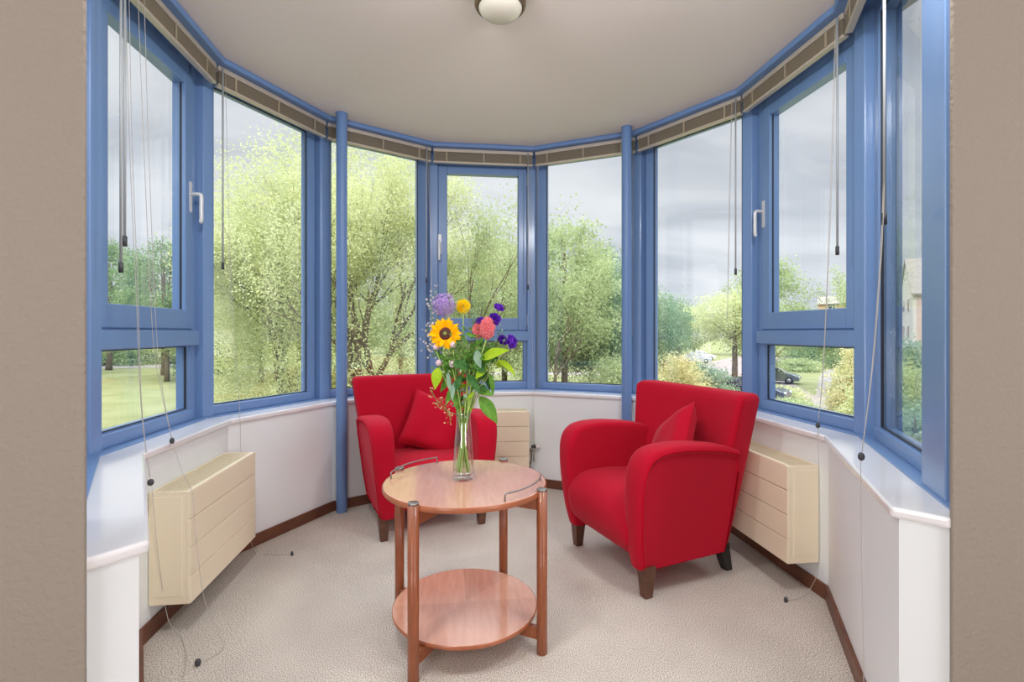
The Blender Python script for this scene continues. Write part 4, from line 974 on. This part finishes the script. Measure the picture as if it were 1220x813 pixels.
# cars -------------------------------------------------------------------
M_tyre = mat('tyre_rubber', (34, 34, 36), 0.8); M_rim = mat('wheel_rim', (176, 178, 182), 0.35, 0.7); M_cglass = mat('car_glass', (58, 68, 80), 0.08, coat=1)
M_lamp_r = mat('tail_lamp', (170, 30, 30), 0.3); M_lamp_w = mat('head_lamp', (226, 228, 230), 0.15)
def car(label, x, y, heading, paint, name='car', kombi=False):
    root = empty(name, (x, y, GROUND + 0.02), heading); tag(root, label, 'car')
    bodyp = [(-2.10, 0.34), (-2.14, 0.62), (-2.06, 0.92), (-1.2, 0.98), (0.95, 0.94), (1.62, 0.84), (2.02, 0.68), (2.12, 0.46), (2.06, 0.28), (1.0, 0.22), (-1.0, 0.22)]
    mb = MB(); rings = []
    for yy, k, dz in ((-0.86, 0.93, 0.02), (-0.84, 0.98, 0.005), (-0.70, 1.0, 0), (0, 1.005, 0), (0.70, 1.0, 0), (0.84, 0.98, 0.005), (0.86, 0.93, 0.02)):
        rings.append([(px_ * k, yy, 0.6 + (pz - 0.6) * k) for px_, pz in bodyp])
    mb.loft(rings, smooth=False); mb.build('body', paint, root, bevel=0.04)
    rear = -2.02 if kombi else -1.82
    cab = [(rear, 0.92), (rear + (0.22 if kombi else 0.42), 1.42), (-0.9, 1.48), (0.05, 1.45), (0.45, 1.34), (1.12, 0.92)]
    mb = MB(); mb.loft([[(a, yy * (1 if b < 1 else 1), b if k else b) for a, b in cab] for yy, k in ((-0.74, 0), (0.74, 1))], smooth=False)
    # narrow the cabin towards the roof
    mb.v = [(a, math.copysign(0.80 - 0.20 * (b - 0.92) / 0.56, yy), b) for a, yy, b in mb.v]
    mb.build('cabin_glass', M_cglass, root)
    roof = MB(); roof.loft([[(rear + (0.20 if kombi else 0.40), yy, 1.40), (-0.9, yy, 1.485), (0.05, yy, 1.465), (0.5, yy, 1.33), (0.45, yy, 1.30), (-0.9, yy, 1.42)] for yy in (-0.62, 0.62)], smooth=False); roof.build('roof', paint, root, bevel=0.02)
    for xs in (-0.95, 0.12):
        p = MB(); p.tube([(xs, -0.82, 0.93), (xs + 0.05, -0.615, 1.44)], 0.035, 4); p.tube([(xs, 0.82, 0.93), (xs + 0.05, 0.615, 1.44)], 0.035, 4); p.build('pillar', paint, root)
    for wx in (-1.28, 1.30):
        for wy in (-0.80, 0.80):
            p = MB(); Mw = Matrix.Translation((wx, wy, 0.31)) @ Matrix.Rotation(PI / 2, 4, 'X')
            p.lathe([(0.20, -0.09), (0.30, -0.10), (0.315, -0.07), (0.315, 0.07), (0.30, 0.10), (0.20, 0.09)], 24, M=Mw); wh = p.build('wheel', M_tyre, root)
            p = MB(); p.lathe([(0.195, -0.095), (0.19, 0.0), (0.195, 0.095)], 16, M=Mw); p.build('rim', M_rim, wh)
    for yy in (-0.62, 0.62):
        p = MB(); p.box(2.0, 2.10, yy - 0.16, yy + 0.16, 0.56, 0.70); p.build('headlight', M_lamp_w, root, bevel=0.02)
        p = MB(); p.box(-2.13, -2.04, yy - 0.13, yy + 0.13, 0.66, 0.88); p.build('tail_light', M_lamp_r, root, bevel=0.02)
    return root
P_silver = mat('silver_car_paint', (188, 196, 210), 0.25, 0.4, coat=1); P_white = mat('white_car_paint', (232, 234, 236), 0.25, coat=1)
P_grey = mat('grey_car_paint', (104, 114, 128), 0.25, 0.4, coat=1); P_navy = mat('navy_car_paint', (48, 58, 84), 0.25, 0.3, coat=1)
car('silver car parked under a street tree, seen in the window beside the right column', 35.4, 68.0, math.radians(-25), P_silver)
car('white car half hidden behind the silver car', 40.5, 76.0, math.radians(-25), P_white)
car('dark blue car nearest the bay, its roof just above the right armchair', 19.9, 29.3, math.radians(-50), P_navy, kombi=True)
car('grey estate car parked side-on, low in the right handled window', 28.3, 39.6, math.radians(-42), P_grey, kombi=True)
car('dark grey car parked behind the grey estate car', 39.8, 57.6, math.radians(-40), P_grey)

# posts
for x, y, lb in ((28.3, 52.5, 'short grey bollard at the corner of the parking road'), (24.9, 46.8, 'short bollard on the grass strip nearer the bay')):
    mb = MB(); mb.lathe([(0.09, 0), (0.09, 0.85), (0.07, 0.95), (0.001, 0.98)], 16); tag(mb.build('bollard', mat('bollard_grey', (110, 104, 100), 0.7), loc=(x, y, GROUND)), lb, 'bollard')

# houses -------------------------------------------------------------------
M_plaster = mat('pale_plaster', (222, 214, 206), 0.9); M_brick = mat('pinkish_brick', (206, 178, 164), 0.9, noise=2, rgb2=(216, 190, 176))
M_tile = mat('grey_roof_tiles', (138, 130, 124), 0.8, noise=3, rgb2=(156, 148, 140)); M_wfr = mat('white_window_frame', (236, 236, 234), 0.5)
M_orange = mat('orange_brown_brick', (196, 160, 126), 0.9, noise=1, rgb2=(206, 172, 138))
def house(label, K, ang, W, Lg, eave, apex, wallL, wallG):
    """K: ground corner; x runs along the long side, y along the gable"""
    root = empty('house', (K[0], K[1], GROUND), ang); tag(root, label, 'house')
    mb = MB(); mb.add([(0, 0, 0), (0, W, 0), (0, W, eave), (0, W / 2, apex), (0, 0, eave), (0.3, 0, 0), (0.3, W, 0), (0.3, W, eave), (0.3, W / 2, apex), (0.3, 0, eave)], [(0, 4, 3, 2, 1), (5, 6, 7, 8, 9), (0, 1, 6, 5), (1, 2, 7, 6), (2, 3, 8, 7), (3, 4, 9, 8), (4, 0, 5, 9)]); mb.build('gable_wall', wallG, root)
    mb = MB(); mb.box(0.3, Lg, 0, W, 0, eave); mb.build('long_wall', wallL, root)
    mb = MB(); t = 0.18; ov = 0.35
    sl = (apex - eave) / (W / 2)
    for sgn in (0, 1):
        y0, y1 = (-ov, W / 2) if not sgn else (W + ov, W / 2)
        z0 = eave - sl * ov; mb.add([(-0.15, y0, z0 + .02), (Lg + .15, y0, z0 + .02), (Lg + .15, y1, apex + .02), (-0.15, y1, apex + .02), (-0.15, y0, z0 + t), (Lg + .15, y0, z0 + t), (Lg + .15, y1, apex + t + .04), (-0.15, y1, apex + t + .04)], [(0, 1, 2, 3), (4, 7, 6, 5), (0, 4, 5, 1), (1, 5, 6, 2), (2, 6, 7, 3), (3, 7, 4, 0)])
    mb.build('roof', M_tile, root)
    def win(x0, x1, y0, y1, z0, z1):
        f = MB(); f.box(x0, x1, y0, y1, z0, z1); w = f.build('window', M_wfr, root)
        g = MB(); dx, dy = (x1 - x0), (y1 - y0)
        if dx < dy: g.box(x0 - 0.02, x0 + 0.01, y0 + 0.1, (y0 + y1) / 2 - .04, z0 + 0.1, z1 - 0.1); g.box(x0 - 0.02, x0 + 0.01, (y0 + y1) / 2 + .04, y1 - 0.1, z0 + 0.1, z1 - 0.1)
        else: g.box(x0 + 0.1, (x0 + x1) / 2 - .04, y0 - 0.02, y0 + 0.01, z0 + 0.1, z1 - 0.1); g.box((x0 + x1) / 2 + .04, x1 - 0.1, y0 - 0.02, y0 + 0.01, z0 + 0.1, z1 - 0.1)
        g.build('pane', M_cglass, w)
    z = 1.0
    while z + 1.5 < eave + 0.3:
        for yy in (W * 0.2, W * 0.58): win(-0.05, 0.05, yy, yy + 1.5, z, z + 1.5)
        x = 1.8
        while x + 1.6 < Lg: win(x, x + 1.6, -0.05, 0.05, z, z + 1.4); x += 3.6
        z += 2.8
    if Lg > 5:
        mb = MB(); mb.box(Lg * .6, Lg * .6 + .7, W / 2 - .4, W / 2 + .4, apex - .5, apex + 1.0); mb.build('chimney', M_brick, root)
house('tall pale house with a steep gable, in the window nearest the right wall', (45.3, 42.7), math.radians(-38.3), 9.0, 22, 8.5, 12.2, M_brick, M_plaster)
house('paler lower house just left of the tall gabled house', (52.6, 53.5), math.radians(-38.3), 8.0, 9, 7.6, 9.6, M_orange, M_plaster)
house('orange-brown block above the trees at the right of the right handled window', (78.0, 97.5), math.radians(-40), 9.0, 9.5, 10.6, 12.4, M_orange, M_orange)
house('distant pinkish house beyond the lawn, low in the left handled window', (-80.0, 128.0), math.radians(28), 8.0, 12, 4.6, 7.2, M_brick, M_brick)

# ------------------------------------------------------------------ light
w = bpy.data.worlds.new('overcast_sky'); scn.world = w; w.use_nodes = True
nt = w.node_tree; nt.nodes.clear()
out = nt.nodes.new('ShaderNodeOutputWorld'); bg = nt.nodes.new('ShaderNodeBackground')
tc = nt.nodes.new('ShaderNodeTexCoord'); sp = nt.nodes.new('ShaderNodeSeparateXYZ'); nt.links.new(tc.outputs['Generated'], sp.inputs[0])
zc = nt.nodes.new('ShaderNodeMath'); zc.operation = 'MAXIMUM'; zc.inputs[1].default_value = 0.0; nt.links.new(sp.outputs[2], zc.inputs[0])
za = nt.nodes.new('ShaderNodeMath'); za.operation = 'ADD'; za.inputs[1].default_value = 0.22; nt.links.new(zc.outputs[0], za.inputs[0])
dv = nt.nodes.new('ShaderNodeVectorMath'); dv.operation = 'DIVIDE'
cb = nt.nodes.new('ShaderNodeCombineXYZ')
for k in range(3): nt.links.new(za.outputs[0], cb.inputs[k])
nt.links.new(tc.outputs['Generated'], dv.inputs[0]); nt.links.new(cb.outputs[0], dv.inputs[1])
n = nt.nodes.new('ShaderNodeTexNoise'); n.inputs['Scale'].default_value = 1.15; n.inputs['Detail'].default_value = 9; n.inputs['Roughness'].default_value = 0.52
n.inputs['Distortion'].default_value = 0.4
mp = nt.nodes.new('ShaderNodeMapping'); mp.inputs['Scale'].default_value = (1.0, 2.0, 1.0); mp.inputs['Location'].default_value = (3.1, 0.4, 0)
nt.links.new(dv.outputs[0], mp.inputs[0]); nt.links.new(mp.outputs[0], n.inputs['Vector'])
r = nt.nodes.new('ShaderNodeValToRGB'); e = r.color_ramp.elements
e[0].position = 0.30; e[0].color = lin((170, 174, 184)); e[1].position = 0.66; e[1].color = lin((206, 208, 214))
nt.links.new(n.outputs['Fac'], r.inputs['Fac'])
# overcast sky: brighter towards the zenith
pw = nt.nodes.new('ShaderNodeMapRange'); pw.interpolation_type = 'SMOOTHSTEP'
pw.inputs['From Min'].default_value = 0.42; pw.inputs['From Max'].default_value = 0.72
pw.inputs['To Min'].default_value = 1.0; pw.inputs['To Max'].default_value = 6.0
nt.links.new(zc.outputs[0], pw.inputs['Value'])
nt.links.new(r.outputs['Color'], bg.inputs['Color']); nt.links.new(pw.outputs[0], bg.inputs['Strength'])
nt.links.new(bg.outputs[0], out.inputs['Surface'])

sun = bpy.data.lights.new('sun', 'SUN'); sun.energy = 1.2; sun.angle = math.radians(40); sun.color = (1.0, 0.96, 0.88)
so = bpy.data.objects.new('sun', sun); COL.objects.link(so); so.rotation_euler = (math.radians(42), 0, math.radians(-28))

# added fill lights without fittings: behind the camera and high in the bay opening
def area(name, loc, target, sx, sy, p, c):
    l = bpy.data.lights.new(name, 'AREA'); l.shape = 'RECTANGLE'; l.size = sx; l.size_y = sy; l.energy = p; l.color = c
    lo = bpy.data.objects.new(name, l); COL.objects.link(lo); lo.location = loc
    lo.rotation_euler = (Vector(target) - Vector(loc)).to_track_quat('-Z', 'Y').to_euler()
for x in (-1.7, 1.7):
    area('room_fill', (x, -3.2, 2.1), (0.0, 0.4, 0.8), 1.3, 1.3, 16, (0.97, 0.97, 1.0))  # added fill from the main room, aimed into the bay
    area('opening_fill', (0.78 if x > 0 else -0.70, -1.17, 2.34), (0.2 if x < 0 else -0.2, 0.75, 0.4), 0.24, 0.24, 9.5, (0.97, 0.98, 1.0))  # unseen fill above the frame, added to brighten the bay alone
    area('ceiling_fill', (x, -3.4, 0.8), (0.0, 0.0, 2.6), 0.8, 0.8, 16, (1.0, 0.95, 0.98))  # added low fill, aimed up to lighten the bay ceiling

# ------------------------------------------------------------------ camera
cam = bpy.data.cameras.new('camera'); co = bpy.data.objects.new('camera', cam); COL.objects.link(co)
cam.sensor_fit = 'HORIZONTAL'; cam.sensor_width = 36; cam.lens = 597.3 / 1220 * 36
cam.shift_y = -(406.5 - 396.2) / 1220
cam.clip_start = 0.05; cam.clip_end = 600
co.location = (-0.22385, -2.28466, 1.12173)
co.rotation_euler = (PI / 2, 0, -0.11705)
scn.camera = co
vs = scn.view_settings; vs.view_transform = 'Standard'; vs.look = 'None'; vs.exposure = 0.6; vs.gamma = 1; vs.use_curve_mapping = False
scn.cycles.use_denoising = True
scn.cycles.max_bounces = 10; scn.cycles.diffuse_bounces = 6; scn.cycles.transparent_max_bounces = 24; scn.cycles.glossy_bounces = 4; scn.cycles.transmission_bounces = 8
scn.cycles.sample_clamp_indirect = 8
scn.cycles.caustics_reflective = False; scn.cycles.caustics_refractive = False
